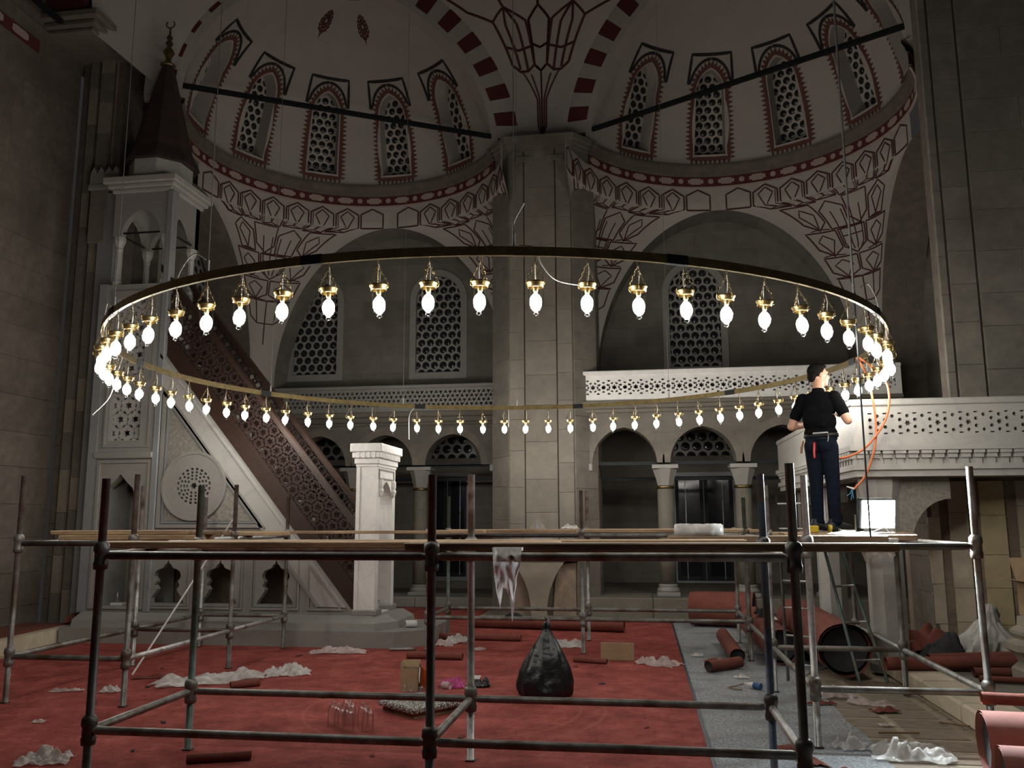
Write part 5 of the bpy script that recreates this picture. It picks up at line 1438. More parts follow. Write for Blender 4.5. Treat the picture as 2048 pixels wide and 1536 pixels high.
body = [('ell', hd(0, -.012, 1.625), (.074, .094, .105), HR), ('ell', hd(0, .035, 1.565), (.058, .062, .075), HR), ('ell', hd(0, .055, 1.525), (.036, .036, .032), HR),
        ('cap', hd(0, .086, 1.618), hd(0, .106, 1.588), .010, .014), ('ell', hd(0, .080, 1.642), (.050, .014, .012), HR), ('ell', hd(0, .085, 1.556), (.024, .014, .012), HR),
        ('ell', hd(.073, -.008, 1.605), (.010, .020, .032), HR), ('ell', hd(-.073, -.008, 1.605), (.010, .020, .032), HR), ('ell', hd(.03, .072, 1.60), (.022, .018, .02), HR), ('ell', hd(-.03, .072, 1.60), (.022, .018, .02), HR),
        ('cap', (0, -.015, 1.38), (0, .015, 1.55), .062, .054), ('ell', (0, 0, 1.36), (.15, .09, .06)), ('ell', (0, -.01, 1.18), (.16, .105, .24)), ('ell', (0, 0, .96), (.155, .11, .12)),
        ('cap', (.075, 0, .9), (.09, .015, .48), .08, .055), ('cap', (.09, .015, .48), (.095, -.01, .10), .052, .038), ('cap', (-.075, 0, .9), (-.085, .01, .48), .08, .055), ('cap', (-.085, .01, .48), (-.09, -.01, .10), .052, .038)]
def arm(s, el, wr, palm, fdir, thumb):
    sh = (s * .175, -.01, 1.36)
    L_ = [('cap', sh, el, .052, .043), ('cap', el, wr, .042, .027), ('cap', wr, palm, .027, .024)]
    p, w, f = Vector(palm), Vector(wr), Vector(fdir).normalized()
    side = f.cross(Vector((0, 0, 1))).normalized()
    for k, ln in enumerate((.066, .076, .072, .056)):
        a = p + side * (.030 - .020 * k) + f * .016; m = a + f * ln * .55 + Vector((0, 0, -.006)); e = m + (f * .6 + Vector((0, 0, -.75))).normalized() * ln * .5
        L_ += [('cap', a, m, .0095, .0088), ('cap', m, e, .0088, .0075)]
    t0 = w.lerp(p, .45) + side * thumb * .022; t1 = t0 + (f * .5 + side * thumb * .8).normalized() * .035; t2 = t1 + (f * .9 + side * thumb * .1).normalized() * .032
    L_ += [('cap', t0, t1, .012, .010), ('cap', t1, t2, .010, .008), ('ell', p.lerp(w, .2), (.038, .030, .018), (0, 0, atan2(f.y, f.x) - pi / 2))]
    return L_
LE, LW, LP = (-.285, -.045, 1.085), (-.20, .185, 1.12), (-.165, .255, 1.145)
RE, RW, RP = (.290, -.02, 1.11), (.155, .19, 1.19), (.115, .255, 1.215)
body += arm(-1, LE, LW, LP, (.35, .9, .1), 1) + arm(1, RE, RW, RP, (-.4, .9, .15), -1)
blob('body', body, .0065, M['skin'], pn, 3)
blob('hair', [('ell', hd(0, -.028, 1.648), (.080, .094, .094), HR), ('ell', hd(0, -.075, 1.60), (.066, .042, .065), HR), ('ell', hd(.060, -.03, 1.635), (.020, .052, .05), HR), ('ell', hd(-.060, -.03, 1.635), (.020, .052, .05), HR), ('ell', hd(0, .03, 1.70), (.06, .055, .032), HR)], .007, M['hair'], pn, 3)
sl = lambda a, c, t: tuple(Vector(a).lerp(Vector(c), t))
blob('t_shirt', [('ell', (0, -.005, 1.375), (.17, .098, .062)), ('ell', (0, -.01, 1.27), (.185, .118, .15)), ('ell', (0, -.012, 1.12), (.172, .118, .16)), ('ell', (0, -.005, 1.0), (.172, .124, .10)), ('cap', (0, -.012, 1.36), (0, -.004, 1.435), .085, .066),
     ('cap', (.165, -.01, 1.365), sl((.175, -.01, 1.36), RE, .62), .066, .062), ('cap', (-.165, -.01, 1.365), sl((-.175, -.01, 1.36), LE, .62), .066, .062),
     ('ell', (.05, -.125, 1.08), (.09, .012, .03), (0, .4, 0)), ('ell', (-.06, -.122, 1.18), (.08, .012, .10), (0, .2, 0)), ('ell', (.02, -.118, 1.0), (.14, .014, .018))], .0075, M['shirt'], pn, 5)
blob('trousers', [('ell', (0, 0, .945), (.168, .118, .07)), ('ell', (.07, -.03, .87), (.092, .105, .10)), ('ell', (-.07, -.03, .87), (.092, .105, .10)),
     ('cap', (.078, -.01, .86), (.088, .012, .50), .094, .070), ('cap', (.088, .012, .50), (.093, -.005, .09), .068, .060), ('cap', (-.078, -.01, .86), (-.080, .006, .50), .094, .070), ('cap', (-.080, .006, .50), (-.083, -.005, .09), .068, .060),
     ('ell', (.093, 0, .10), (.068, .075, .035)), ('ell', (-.083, 0, .10), (.068, .075, .035)), ('ell', (.093, 0, .18), (.064, .07, .03), (.3, 0, 0)), ('ell', (-.083, 0, .2), (.064, .07, .03), (-.3, 0, 0))], .008, M['jeans'], pn, 4)
for s, a in ((.095, -32), (-.085, -14)):
    c, n = cos(radians(a)), sin(radians(a))
    R = lambda x, y, z: (s + x * c - y * n, x * n + y * c, z)
    sh_ = blob('shoe', [('cap', R(0, -.06, .055), R(0, .05, .055), .048, .050), ('cap', R(0, .05, .05), R(0, .155, .040), .050, .038), ('cap', R(0, -.04, .06), R(0, -.02, .11), .05, .05)], .007, M['shoe'], pn, 3)
    b = MB(); pr = [R(x, y, 0)[:2] for x, y in ((-.045, -.10), (.045, -.10), (.052, 0), (.055, .1), (.04, .175), (0, .198), (-.04, .175), (-.052, .1), (-.048, 0))]
    b.prism(pr, (0, 0, .024), XU, YV, .024); b.build('shoe_sole', M['sole'], sh_, world=False)
MB().lathe([(.168, .955), (.176, .957), (.176, .992), (.168, .994)], n=28, close=False).build('belt', M['iron'], pn, True, world=False)
bpy.data.objects['belt'].scale = (1, .72, 1)
MB().cbox(-.03, -.135, .985, .125, -.118, 1.0, .003).build('belt_strap', mat('grey_cord', (.4, .4, .4), .7, var=.1, bump=0), pn, world=False)
MB().path([(-.02, -.125, .90), (-.018, -.136, .86), (-.022, -.14, .80), (-.022, -.138, .74)], [.010, .013, .012, .010], 8).build('red_tool_handle', mat('red_plastic', (.5, .03, .025), .4, var=.05, bump=0), pn, True, world=False)
MB().path([(-.165, -.05, .93), (-.185, -.06, .86), (-.19, -.06, .80)], [.008, .012, .012], 8).build('pliers', mat('brown_handle', (.32, .14, .07), .5, var=.1, bump=0), pn, True, world=False)
MB().path([(.12, -.115, .99), (.128, -.128, .95), (.118, -.13, .90)], .006, 6).build('belt_clip', M['steel_light'], pn, True, world=False)
MB().cbox(.03, -.128, .925, .10, -.112, .945, .004).build('pocket_phone', M['iron'], pn, world=False)

# ------------------------------------------------------------------ floodlight
fx = thing('floodlight', 'blinding white square work floodlight on the board end beside the worker', 'floodlight', (1.84, 7.14, 1.481))
fx.rotation_euler = (0, 0, radians(12))
Lf = lambda b, n, m_, sm=False: b.build(n, m_, fx, sm, world=False)
hb = MB().cbox(-.145, .0, .035, .145, .075, .275, .012); hh = Lf(hb, 'lamp_housing', M['iron'])
q = MB()
for k in range(7): q.cbox(-.12 + k * .037, .075, .06, -.108 + k * .037, .105, .25, .003)
q.build('cooling_fin', M['iron'], hh, world=False)
MB().cbox(-.132, -.006, .048, .132, .002, .262, .003).build('lamp_face', M['flood'], hh, world=False)
hh.rotation_euler = (radians(9), 0, 0)
Lf(MB().path([(-.155, .04, .15), (-.16, .04, .02), (-.12, .04, .006), (.12, .04, .006), (.16, .04, .02), (.155, .04, .15)], .008, 8), 'lamp_bracket', M['steel_dark'])
Lf(MB().path([(.05, .08, .06), (.02, .14, .02), (-.10, .05, .01), (-.16, -.05, .008), (-.08, -.10, .02), (0, -.11, .05), (.05, -.10, .01), (.1, -.07, .008)], .004, 6), 'lamp_cord', M['iron'])

# ------------------------------------------------------------------ loose things on the boards
def crumple(name, label, cat, c, w, l, h, rot, m_, seed, n=26, group=None, z=0.004, ragged=.35, soft=0):
    rn = random.Random(seed); off = Vector((rn.uniform(0, 50), rn.uniform(0, 50), 0)); vs = []; fs = []
    cr, sr = cos(rot), sin(rot)
    for i in range(n + 1):
        for j in range(n + 1):
            x, y = i / n * 2 - 1, j / n * 2 - 1
            a = atan2(y, x); k = max(abs(x), abs(y)); rr = 1 - ragged * (.5 + .5 * NZ.noise(Vector((cos(a) * 2.1, sin(a) * 2.1, seed))))
            px, py = x * rr * w / 2, y * rr * l / 2
            q = NZ.noise(Vector((px / w * (5 if soft < 1 else 2), py / l * (5 if soft < 1 else 2), 0)) + off); q2 = abs(NZ.noise(Vector((px / w * (9 if soft < 1 else 4), py / l * (9 if soft < 1 else 4), 3)) + off)); q3 = NZ.noise(Vector((px / w * 22, py / l * 22, 7)) + off)
            zz = h * max(0, .32 + .75 * q + .45 * q2 - .15 + (.12 if soft < 1 else 0) * q3) * (1 - .75 * k ** 4)
            px += .04 * w * q3; py += .04 * l * q
            vs.append((c[0] + px * cr - py * sr, c[1] + px * sr + py * cr, z + zz))
    for i in range(n):
        for j in range(n): a = i * (n + 1) + j; fs.append((a, a + n + 1, a + n + 2, a + 1))
    o = meshobj(name, vs, fs, m_, None, True); tag(o, label, cat, group); return o
M['film'] = film('clear_plastic_film', (.78, .76, .72), .62)
M['film_pink'] = film('pinkish_plastic_film', (.66, .55, .52), .6)
def foam_net():
    m, t, N, L, B = NT('foam_net_sheet')
    B.inputs['Base Color'].default_value = (.88, .87, .86, 1); B.inputs['Roughness'].default_value = .7
    tl = N.new('ShaderNodeBsdfTranslucent'); tl.inputs[0].default_value = (.88, .87, .86, 1)
    tr = N.new('ShaderNodeBsdfTransparent'); m1 = N.new('ShaderNodeMixShader'); m1.inputs[0].default_value = .8; m2 = N.new('ShaderNodeMixShader')
    tc = N.new('ShaderNodeTexCoord'); v = N.new('ShaderNodeTexVoronoi'); v.inputs['Scale'].default_value = 90; L.new(tc.outputs['Object'], v.inputs[0])
    r = N.new('ShaderNodeMapRange'); r.inputs[1].default_value = .15; r.inputs[2].default_value = .4; r.inputs[3].default_value = .7; r.inputs[4].default_value = 1.0; L.new(v.outputs['Distance'], r.inputs[0])
    L.new(B.outputs[0], m1.inputs[1]); L.new(tl.outputs[0], m1.inputs[2]); L.new(r.outputs[0], m2.inputs[0]); L.new(tr.outputs[0], m2.inputs[1]); L.new(m1.outputs[0], m2.inputs[2])
    L.new(m2.outputs[0], N['Material Output'].inputs[0]); return m
M['foam_net'] = foam_net()
M['foam'] = mat('white_foam_net', (.72, .71, .69), .7, var=.08, sc=40, bump=.4)
# wrapped cable coil
co = thing('cable_coil', 'flat round cable coil wrapped in clear film on the brown board', 'cable coil', (.44, 6.84, 1.474))
for k in range(4):
    MB().path([(.44 + (.165 - .012 * (k % 2)) * cos(t), 6.84 + (.115 - .010 * (k % 2)) * sin(t), 1.496 + k * .019) for t in [2 * pi * i / 28 for i in range(29)]], .011, 6, False).build('cable_turn', M['iron'], co, True)
MB().lathe([(.120, .002), (.185, .0), (.190, .03), (.186, .075), (.17, .084), (.12, .082)], (0, 0, 0), 30, close=False).build('wrapping_film', M['film'], co, True)
w_ = [o for o in co.children if o.name.startswith('wrapping_film')][0]
for v_ in w_.data.vertices:
    t = atan2(v_.co.y, v_.co.x); v_.co = Vector((.44 + v_.co.x * (1 + .03 * sin(11 * t)), 6.84 + v_.co.y * .72 * (1 + .03 * sin(9 * t)), 1.479 + v_.co.z + .004 * sin(13 * t)))
# drill by the worker's feet
dr = thing('cordless_drill', 'yellow and black cordless drill lying at the feet of the worker', 'drill', (1.62, 8.32, 1.47))
MB().cbox(1.53, 8.28, 1.470, 1.62, 8.36, 1.535, .008).build('battery', mat('yellow_plastic', (.55, .40, .03), .45, var=.08, bump=0), dr)
MB().tube((1.63, 8.32, 1.525), (1.79, 8.30, 1.495), .030, .024, 12).build('drill_body', M['iron'], dr, True)
MB().tube((1.79, 8.30, 1.495), (1.83, 8.295, 1.488), .018, .010, 10).build('chuck', M['steel_light'], dr, True)
MB().tube((1.70, 8.30, 1.512), (1.735, 8.30, 1.505), .036, .034, 12).build('yellow_collar', bpy.data.materials['yellow_plastic'], dr, True)
crumple('plastic_sheet', 'bright white plastic film lying on the boards under the floodlight', 'plastic', (1.62, 7.08), .42, .20, .05, .1, M['film'], 31, z=1.477)
crumple('plastic_sheet', 'scrap of white plastic on the back scaffold board by the pillar', 'plastic', (-.95, 11.53), .26, .16, .09, .3, M['film'], 32, z=1.472)
def drape(name, label, cat, p0, p1, drop, m_, seed, cols=18, rows=26, taper=.6, out=.03, d=(0, -1)):
    """sheet thrown over a tube or board edge and hanging down"""
    rn = random.Random(seed); p0, p1 = Vector(p0), Vector(p1); vs = []; fs = []
    for j in range(rows + 1):
        t = j / rows
        for i in range(cols + 1):
            s = i / cols; mid = .5 + (s - .5) * (1 - taper * t ** 1.3) + .10 * NZ.noise(Vector((t * 2.3, seed, 0))) * t
            p = p0.lerp(p1, mid); dl = drop * (.62 + .30 * NZ.noise(Vector((s * 2.0, seed * 1.7, 1))) + .42 * max(0, 1 - abs(s - .82) / .16) + .36 * max(0, 1 - abs(s - .1) / .18))
            k = NZ.noise(Vector((s * 5, t * 4, seed))); bul = out + .035 * k
            zz = p.z + (.025 * sin(pi * min(1, t * 8)) if t < .125 else 0) - dl * max(0, t - .06)
            vs.append((p.x + .012 * k, p.y + d[1] * (bul if t > .06 else -.03), zz))
    for j in range(rows):
        for i in range(cols): a = j * (cols + 1) + i; fs.append((a, a + 1, a + cols + 2, a + cols + 1))
    o = meshobj(name, vs, fs, m_, None, True); tag(o, label, cat); return o
drape('foam_wrap', 'torn white foam net hanging over the near scaffold tube', 'foam wrap', (-.83, 4.79, 1.43), (-.66, 4.79, 1.43), .36, M['foam_net'], 3, taper=.45)
drape('plastic_sheet', 'glaring white plastic film hanging below the floodlight board', 'plastic', (1.66, 7.03, 1.43), (1.96, 7.03, 1.43), .19, M['film'], 8, taper=.25, out=.02)
# orange cables from the ring
M['orange'] = mat('orange_cable', (.62, .16, .045), .5, var=.05, bump=0)
def cable(pts, name, label, r, m_):
    P = [Vector(p) for p in pts]; out = []
    for i in range(len(P) - 1):
        a, b_, c, d = P[max(i - 1, 0)], P[i], P[i + 1], P[min(i + 2, len(P) - 1)]
        for k in range(8):
            t = k / 8; out.append(.5 * ((2 * b_) + (c - a) * t + (2 * a - 5 * b_ + 4 * c - d) * t * t + (3 * b_ - a - 3 * c + d) * t ** 3))
    out.append(P[-1]); o = MB().path(out, r, 8).build(name, m_, None, True); tag(o, label, 'cable'); return o
oc = thing('orange_cable', 'orange cable hanging from the ring with stripped blue wire ends', 'cable', (2.3, 9.0, 3.2), 'orange supply cables')
def kid(o, p):
    o.parent = p; o.matrix_parent_inverse = Matrix.Translation(-Vector(p.location))
    for k in ('label', 'category', 'group'):
        if k in o: del o[k]
kid(cable([(2.22, 8.95, 3.22), (2.32, 8.98, 3.0), (2.37, 9.0, 2.63), (2.35, 9.0, 2.33), (2.24, 9.0, 2.03), (2.12, 9.0, 1.89)], 'cable_sheath', '', .011, M['orange']), oc)
MB().tube((2.12, 9.0, 1.89), (2.05, 9.0, 1.915), .012, .006, 8).build('white_tape', M['foam'], oc)
for dx, dz in ((-.06, -.05), (-.02, -.09), (.005, -.075)): MB().path([(2.10, 8.995, 1.885), (2.10 + dx * .4, 8.985, 1.86 + dz * .3), (2.10 + dx, 8.98, 1.87 + dz)], .004, 5).build('blue_wire_end', mat('blue_wire', (.10, .30, .50), .5, var=.05, bump=0) if 'blue_wire' not in bpy.data.materials else bpy.data.materials['blue_wire'], oc)
o = cable([(2.24, 8.95, 3.22), (2.45, 8.93, 3.02), (2.50, 8.93, 2.80), (2.44, 8.95, 2.55), (2.26, 8.98, 2.31), (2.10, 9.02, 2.22), (1.98, 9.05, 2.20)], 'orange_cable', 'orange cable looping from the ring toward the hip of the worker', .011, M['orange']); o['group'] = 'orange supply cables'
# ------------------------------------------------------------------ things on the floor
M['bag'] = mat('black_bin_bag', (.006, .0062, .007), .32, var=.3, sc=8, bump=.5, bsc=9, bdist=.03)
bg = thing('bin_bag', 'big black plastic bin bag tied at the top, standing on the red carpet', 'bin bag', (-.92, 8.12, 0))
def heap(name, c, prof, amp, fold, seed, sx=1.0, sy=1.0, n=64, rings=26, lean=(0, 0)):
    vs = []; fs = []
    for i in range(rings + 1):
        s = i / rings * (len(prof) - 1); k0 = min(int(s), len(prof) - 2); t_ = s - k0
        r = prof[k0][0] + (prof[k0 + 1][0] - prof[k0][0]) * t_; z = prof[k0][1] + (prof[k0 + 1][1] - prof[k0][1]) * t_
        for k in range(n):
            t = 2 * pi * k / n
            f_ = 1 + amp * NZ.noise(Vector((cos(t) * 1.6, sin(t) * 1.6, z * 4 + seed))) + fold * abs(NZ.noise(Vector((cos(t) * 4.5, sin(t) * 4.5, z * 2.2 + seed)))) - fold * .3 + fold * .35 * NZ.noise(Vector((cos(t) * 10, sin(t) * 10, z * 14 + seed)))
            dz = .5 * fold * .12 * NZ.noise(Vector((cos(t) * 5, sin(t) * 5, z * 9 + seed))) if 0 < i < rings else 0
            vs.append((c[0] + r * f_ * cos(t) * sx + lean[0] * z, c[1] + r * f_ * sin(t) * sy + lean[1] * z, c[2] + max(0, z + dz)))
    for i in range(rings):
        for k in range(n): fs.append((i * n + k, i * n + (k + 1) % n, (i + 1) * n + (k + 1) % n, (i + 1) * n + k))
    return vs, fs
vs, fs = heap('bin_bag', (-.92, 8.12, 0), [(.02, 0), (.20, 0), (.248, .02), (.262, .07), (.255, .14), (.23, .22), (.195, .31), (.15, .40), (.10, .48), (.062, .54), (.045, .575)], .10, .16, 3, 1.0, .85, lean=(.04, 0))
meshobj('bag_body', vs, fs, M['bag'], bg, True)
for s, l_ in ((-1, .09), (1, .13)):
    b = MB(); P = [(-.90 + s * .012, 8.12, .56), (-.90 + s * .022, 8.12, .60), (-.90 + s * .01, 8.115, .56 + l_), (-.90 - s * .015, 8.115, .57 + l_)]
    b.path(P, [.030, .022, .016, .006], 8); b.build('bag_ear', M['bag'], bg, True)

# bubble-wrapped slab with glass tubes
def bubble_mat():
    m, t, N, L, B = NT('bubble_wrap')
    tc = N.new('ShaderNodeTexCoord'); v = N.new('ShaderNodeTexVoronoi'); v.inputs['Scale'].default_value = 55; L.new(tc.outputs['Object'], v.inputs[0])
    r = N.new('ShaderNodeValToRGB'); L.new(v.outputs['Distance'], r.inputs[0]); e = r.color_ramp.elements
    e[0].color = (.62, .60, .56, 1); e[0].position = .25; e[1].color = (.10, .095, .09, 1); e[1].position = .62
    L.new(r.outputs[0], B.inputs['Base Color']); B.inputs['Roughness'].default_value = .25
    bp = N.new('ShaderNodeBump'); bp.invert = True; bp.inputs['Strength'].default_value = .8; bp.inputs['Distance'].default_value = .01; L.new(v.outputs['Distance'], bp.inputs['Height']); L.new(bp.outputs[0], B.inputs['Normal']); return m
M['bubble'] = bubble_mat()
sb = thing('wrapped_slab', 'flat slab covered in bubble wrap lying on the red carpet', 'slab', (-1.86, 7.25, 0))
q = [(-2.26, 7.30), (-1.86, 6.98), (-1.49, 7.42), (-1.98, 7.66)]
MB().prism([(-1.9 + (p[0] + 1.9) * .86, 7.33 + (p[1] - 7.33) * .86) for p in q], (0, 0, .045), XU, YV, .043).build('slab_block', M['plank_dark'], sb)
b = MB(); b.prism(q, (0, 0, .10), XU, YV, .054); o = b.build('bubble_cover', M['bubble'], sb)
md = o.modifiers.new('bev', 'BEVEL'); md.width = .02; md.segments = 3
gt0 = None
for k in range(11):
    x, y = -2.04 + .075 * (k % 5) + random.uniform(-.02, .02), 7.34 + .09 * (k // 5) + random.uniform(-.02, .02)
    h = random.uniform(.07, .11)
    o = MB().lathe([(.013, 0), (.014, .003), (.014, h - .02), (.009, h - .008), (.005, h), (0, h + .002)], (0, 0, 0), 10, close=False).build('glass_tube', M['glass_spare'], None, True); o.location = (x, y, .101)
    tag(o, 'little clear glass tube standing on the bubble-wrapped slab', 'glass tube', 'glass tubes on the wrapped slab')
# spare lantern glasses on the carpet, upside down
gv = None
for k, (x, y) in enumerate(((-2.36, 6.66), (-2.27, 6.60), (-2.33, 6.82), (-2.20, 6.74), (-2.45, 6.76), (-2.12, 6.62), (-2.40, 6.94))):
    if gv is None:
        gv = MB().lathe([(.0445, .0), (.0445, .09), (.0425, .12), (.034, .147), (.020, .161), (.011, .167), (.015, .172), (.017, .180), (.013, .188), (.004, .193), (0, .194)], (0, 0, 0), 18, close=False).build('lamp_glass', M['glass_spare'], None, True); o = gv
    else: o = gv.copy(); COL.objects.link(o)
    o.location = (x, y, .001); tag(o, 'spare clear lantern glass standing upside down on the red carpet', 'lamp glass', 'spare lantern glasses')

# small open carton
M['card'] = mat('cardboard', (.36, .25, .145), .85, var=.12, sc=12, bump=.1)
M['card_in'] = mat('cardboard_inside', (.26, .18, .10), .9, var=.12, sc=12, bump=.1)
def carton(name, label, loc, rz, w, d, h, flaps, m1, m2, tilt=0.0):
    r = thing(name, label, 'box', loc); r.rotation_euler = (tilt, 0, rz); t = .006
    for (x0, y0, x1, y1) in ((-w / 2, -d / 2, w / 2, -d / 2 + t), (-w / 2, d / 2 - t, w / 2, d / 2), (-w / 2, -d / 2 + t, -w / 2 + t, d / 2 - t), (w / 2 - t, -d / 2 + t, w / 2, d / 2 - t)):
        MB().box(x0, y0, 0, x1, y1, h).build('box_side', m1, r, world=False)
    MB().box(-w / 2 + t, -d / 2 + t, 0, w / 2 - t, d / 2 - t, t).build('box_bottom', m2, r, world=False)
    for (sx, sy, ang, ln) in flaps:
        L_ = w if sy else d
        b = MB().box(-L_ / 2 + .003, 0, -.002, L_ / 2 - .003, ln, .002); o = b.build('flap', m1, r, world=False)
        o.location = (sx * w / 2, sy * d / 2, h); base = 0 if sy > 0 else pi if sy < 0 else (-pi / 2 if sx > 0 else pi / 2)
        o.rotation_euler = (ang, 0, base)
    return r
bx = carton('open_carton', 'small open brown carton with black and orange print on the carpet', (-2.22, 8.22, 0), radians(8), .17, .16, .20, ((0, 1, radians(60), .07), (-1, 0, radians(95), .06)), M['card'], M['card_in'])
MB().prism([(-.09, 0), (.09, 0), (.09, .20), (.02, .24), (-.09, .20)], (.088, 0, .0), YV, ZU, .003).build('printed_side', M['iron'], bx, world=False)
MB().prism([(-.085, .09), (-.03, .06), (.05, .19), (-.02, .22), (-.085, .17)], (.0905, 0, .0), YV, ZU, .002).build('white_label', M['foam'], bx, world=False)
fl_ = MB().prism([(0, 0), (.10, .02), (.115, .09), (.08, .16), (0, .20)], (.0, 0, .0), XU, ZU, .003).build('orange_flap', mat('orange_print', (.55, .10, .02), .6, var=.05, bump=0), bx, world=False); fl_.location = (.09, .085, .0); fl_.rotation_euler = (0, 0, radians(-25))
# pink bag, black pouch
crumple('pink_bag', 'thin magenta plastic bag crumpled beside the carton', 'plastic bag', (-1.86, 8.42), .30, .22, .13, .1, film('magenta_film', (.60, .06, .28), .7), 41)
tb = MB().tube((-1.93, 8.33, .035), (-1.85, 8.30, .03), .032, .032, 14).build('paper_tube', M['film_pink'], None, True); tag(tb, 'short pale tube lying on the magenta bag', 'tube')
crumple('black_pouch', 'shiny black crumpled pouch with white label beside the magenta bag', 'pouch', (-1.60, 8.48), .26, .20, .12, .2, M['bag'], 42)
o = MB().prism([(-.07, -.02), (.05, -.02), (.06, .02), (-.06, .02)], (-1.63, 8.40, .10), XU, Vector((0, .7, .7)), .002).build('paper_label', M['foam'], None); tag(o, 'small white paper label on the shiny black pouch', 'label')

# plastic film scraps
SC_ = [('long crumpled clear film on the carpet in front of the left scaffold', (-4.32, 8.35), 1.25, .42, .16, .62, 'film', 51), ('second heap of clear film trailing toward the pulpit', (-3.72, 8.85), .55, .34, .17, .5, 'film', 52),
       ('rolled scrap of pinkish foam lying far left on the carpet', (-5.45, 7.72), .36, .09, .05, .45, 'film_pink', 53), ('small torn film scrap beside the left tube', (-5.02, 7.76), .22, .14, .08, .1, 'film', 54),
       ('crumpled white film at the bottom left corner', (-4.02, 5.52), .40, .26, .13, .3, 'film', 55), ('film bunched at the front of the pulpit plinth', (-3.70, 10.30), .85, .26, .11, .12, 'film_pink', 56),
       ('torn white film standing up behind the second tube', (-2.42, 11.28), .42, .24, .20, .2, 'film', 57), ('white film lying behind the bin bag', (-1.0, 11.17), .5, .34, .12, .1, 'film', 58),
       ('folded pale wrapper at the right edge of the red carpet', (.14, 9.95), .58, .34, .14, -.5, 'film_pink', 59), ('big white film heap at the lower right on the tiles', (1.78, 6.42), .62, .34, .15, -.1, 'film', 60),
       ('white film hanging together beside the grey underlay edge', (1.42, 6.62), .26, .20, .12, .4, 'film', 61), ('film and paper heap by the right platform edge', (1.72, 8.45), .46, .34, .12, .1, 'film_pink', 62),
       ('long pale film lying on the floor tiles', (1.92, 8.10), .46, .16, .07, -.5, 'film_pink', 63), ('film scrap at the foot of the plinth corner', (-2.55, 11.05), .28, .22, .13, .3, 'film_pink', 64),
       ('tiny white film flake on the grey underlay', (.62, 10.6), .16, .14, .05, .3, 'film', 65), ('flat film flake on the underlay beside the red scrap', (.98, 9.25), .18, .12, .04, .3, 'film', 66), ('flat white paper flake on the floor tiles', (1.86, 7.35), .16, .10, .02, .2, 'film_pink', 67),
       ('pale film flake behind the second tube', (-2.05, 10.75), .24, .14, .05, .2, 'film_pink', 68), ('small film flake near the left edge', (-4.85, 6.55), .12, .09, .03, .2, 'film_pink', 69)]
for (lb, c, w, l_, h, rot, m_, sd) in SC_: crumple('plastic_sheet', lb, 'plastic', c, w, l_, h, rot, M[m_], sd, group='film scraps on the floor')
# scattered bits of torn carpet backing
for k in range(26):
    x, y = random.uniform(-5.6, .2), random.uniform(5.6, 10.2)
    if hypot(x + 1.9, y - 7.3) < .6 or hypot(x + .92, y - 8.1) < .5: continue
    o = crumple('torn_scrap', 'tiny dark scrap of torn carpet backing on the red carpet', 'scrap', (x, y), random.uniform(.04, .11), random.uniform(.03, .05), .02, random.uniform(0, 3), M['rubber'] if k % 2 else M['red_felt'], 100 + k, n=6, group='dark scraps on the carpet')

# rolls of red carpet and underlay
def roll(name, label, a, c, r, m_, inner=None, cat='carpet roll', turns=1.6, grp='rolled up carpets', sag=.0):
    """spiral roll of carpet from a to c"""
    a, c = Vector(a), Vector(c); d = (c - a).normalized(); s = d.cross(ZU).normalized(); u = s.cross(d).normalized()
    root = thing(name, label, cat, tuple(a), grp)
    n = 34; vs = []; fs = []
    for j, p in enumerate((a, a.lerp(c, .33), a.lerp(c, .66), c)):
        dz = -sag * (1 if j in (1, 2) else 0)
        for i in range(n + 1):
            t = 2 * pi * turns * i / n; rr = r * (1 - .13 * (1 - i / n)) * (1 + .03 * sin(3 * t + j))
            vs.append(p + s * rr * cos(t) + u * (rr * sin(t) + dz))
    for j in range(3):
        for i in range(n): q = j * (n + 1) + i; fs.append((q, q + 1, q + n + 2, q + n + 1))
    meshobj('rolled_sheet', vs, fs, m_, root, True)
    MB().tube(a.lerp(c, .02), a.lerp(c, .98), r * .80, n=20).build('roll_hollow_shade', M['rubber'], root, True)  # dark plug stands in for the shade inside the hollow roll
    return root
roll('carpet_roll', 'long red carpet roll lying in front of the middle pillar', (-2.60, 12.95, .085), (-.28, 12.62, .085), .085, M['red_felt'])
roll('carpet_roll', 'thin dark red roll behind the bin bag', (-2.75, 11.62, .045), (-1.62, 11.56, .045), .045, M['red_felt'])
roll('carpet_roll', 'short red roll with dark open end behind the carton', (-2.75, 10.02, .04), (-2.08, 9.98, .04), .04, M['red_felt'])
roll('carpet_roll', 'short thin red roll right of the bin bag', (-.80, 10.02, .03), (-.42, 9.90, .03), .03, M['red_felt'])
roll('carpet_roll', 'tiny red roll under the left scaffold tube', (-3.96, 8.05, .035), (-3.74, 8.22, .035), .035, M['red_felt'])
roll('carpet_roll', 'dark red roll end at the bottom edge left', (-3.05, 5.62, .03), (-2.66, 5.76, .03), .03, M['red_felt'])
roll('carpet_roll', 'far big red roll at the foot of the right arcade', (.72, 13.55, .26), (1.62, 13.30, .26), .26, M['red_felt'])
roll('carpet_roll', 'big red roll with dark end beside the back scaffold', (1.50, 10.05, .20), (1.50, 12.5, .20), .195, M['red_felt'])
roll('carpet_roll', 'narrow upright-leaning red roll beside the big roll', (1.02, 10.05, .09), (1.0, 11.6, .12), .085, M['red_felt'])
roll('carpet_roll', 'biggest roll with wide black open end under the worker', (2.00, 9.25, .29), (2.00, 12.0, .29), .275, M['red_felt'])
roll('carpet_roll', 'bent red roll on the grey underlay', (.66, 9.52, .06), (1.02, 9.86, .06), .06, M['red_felt'])
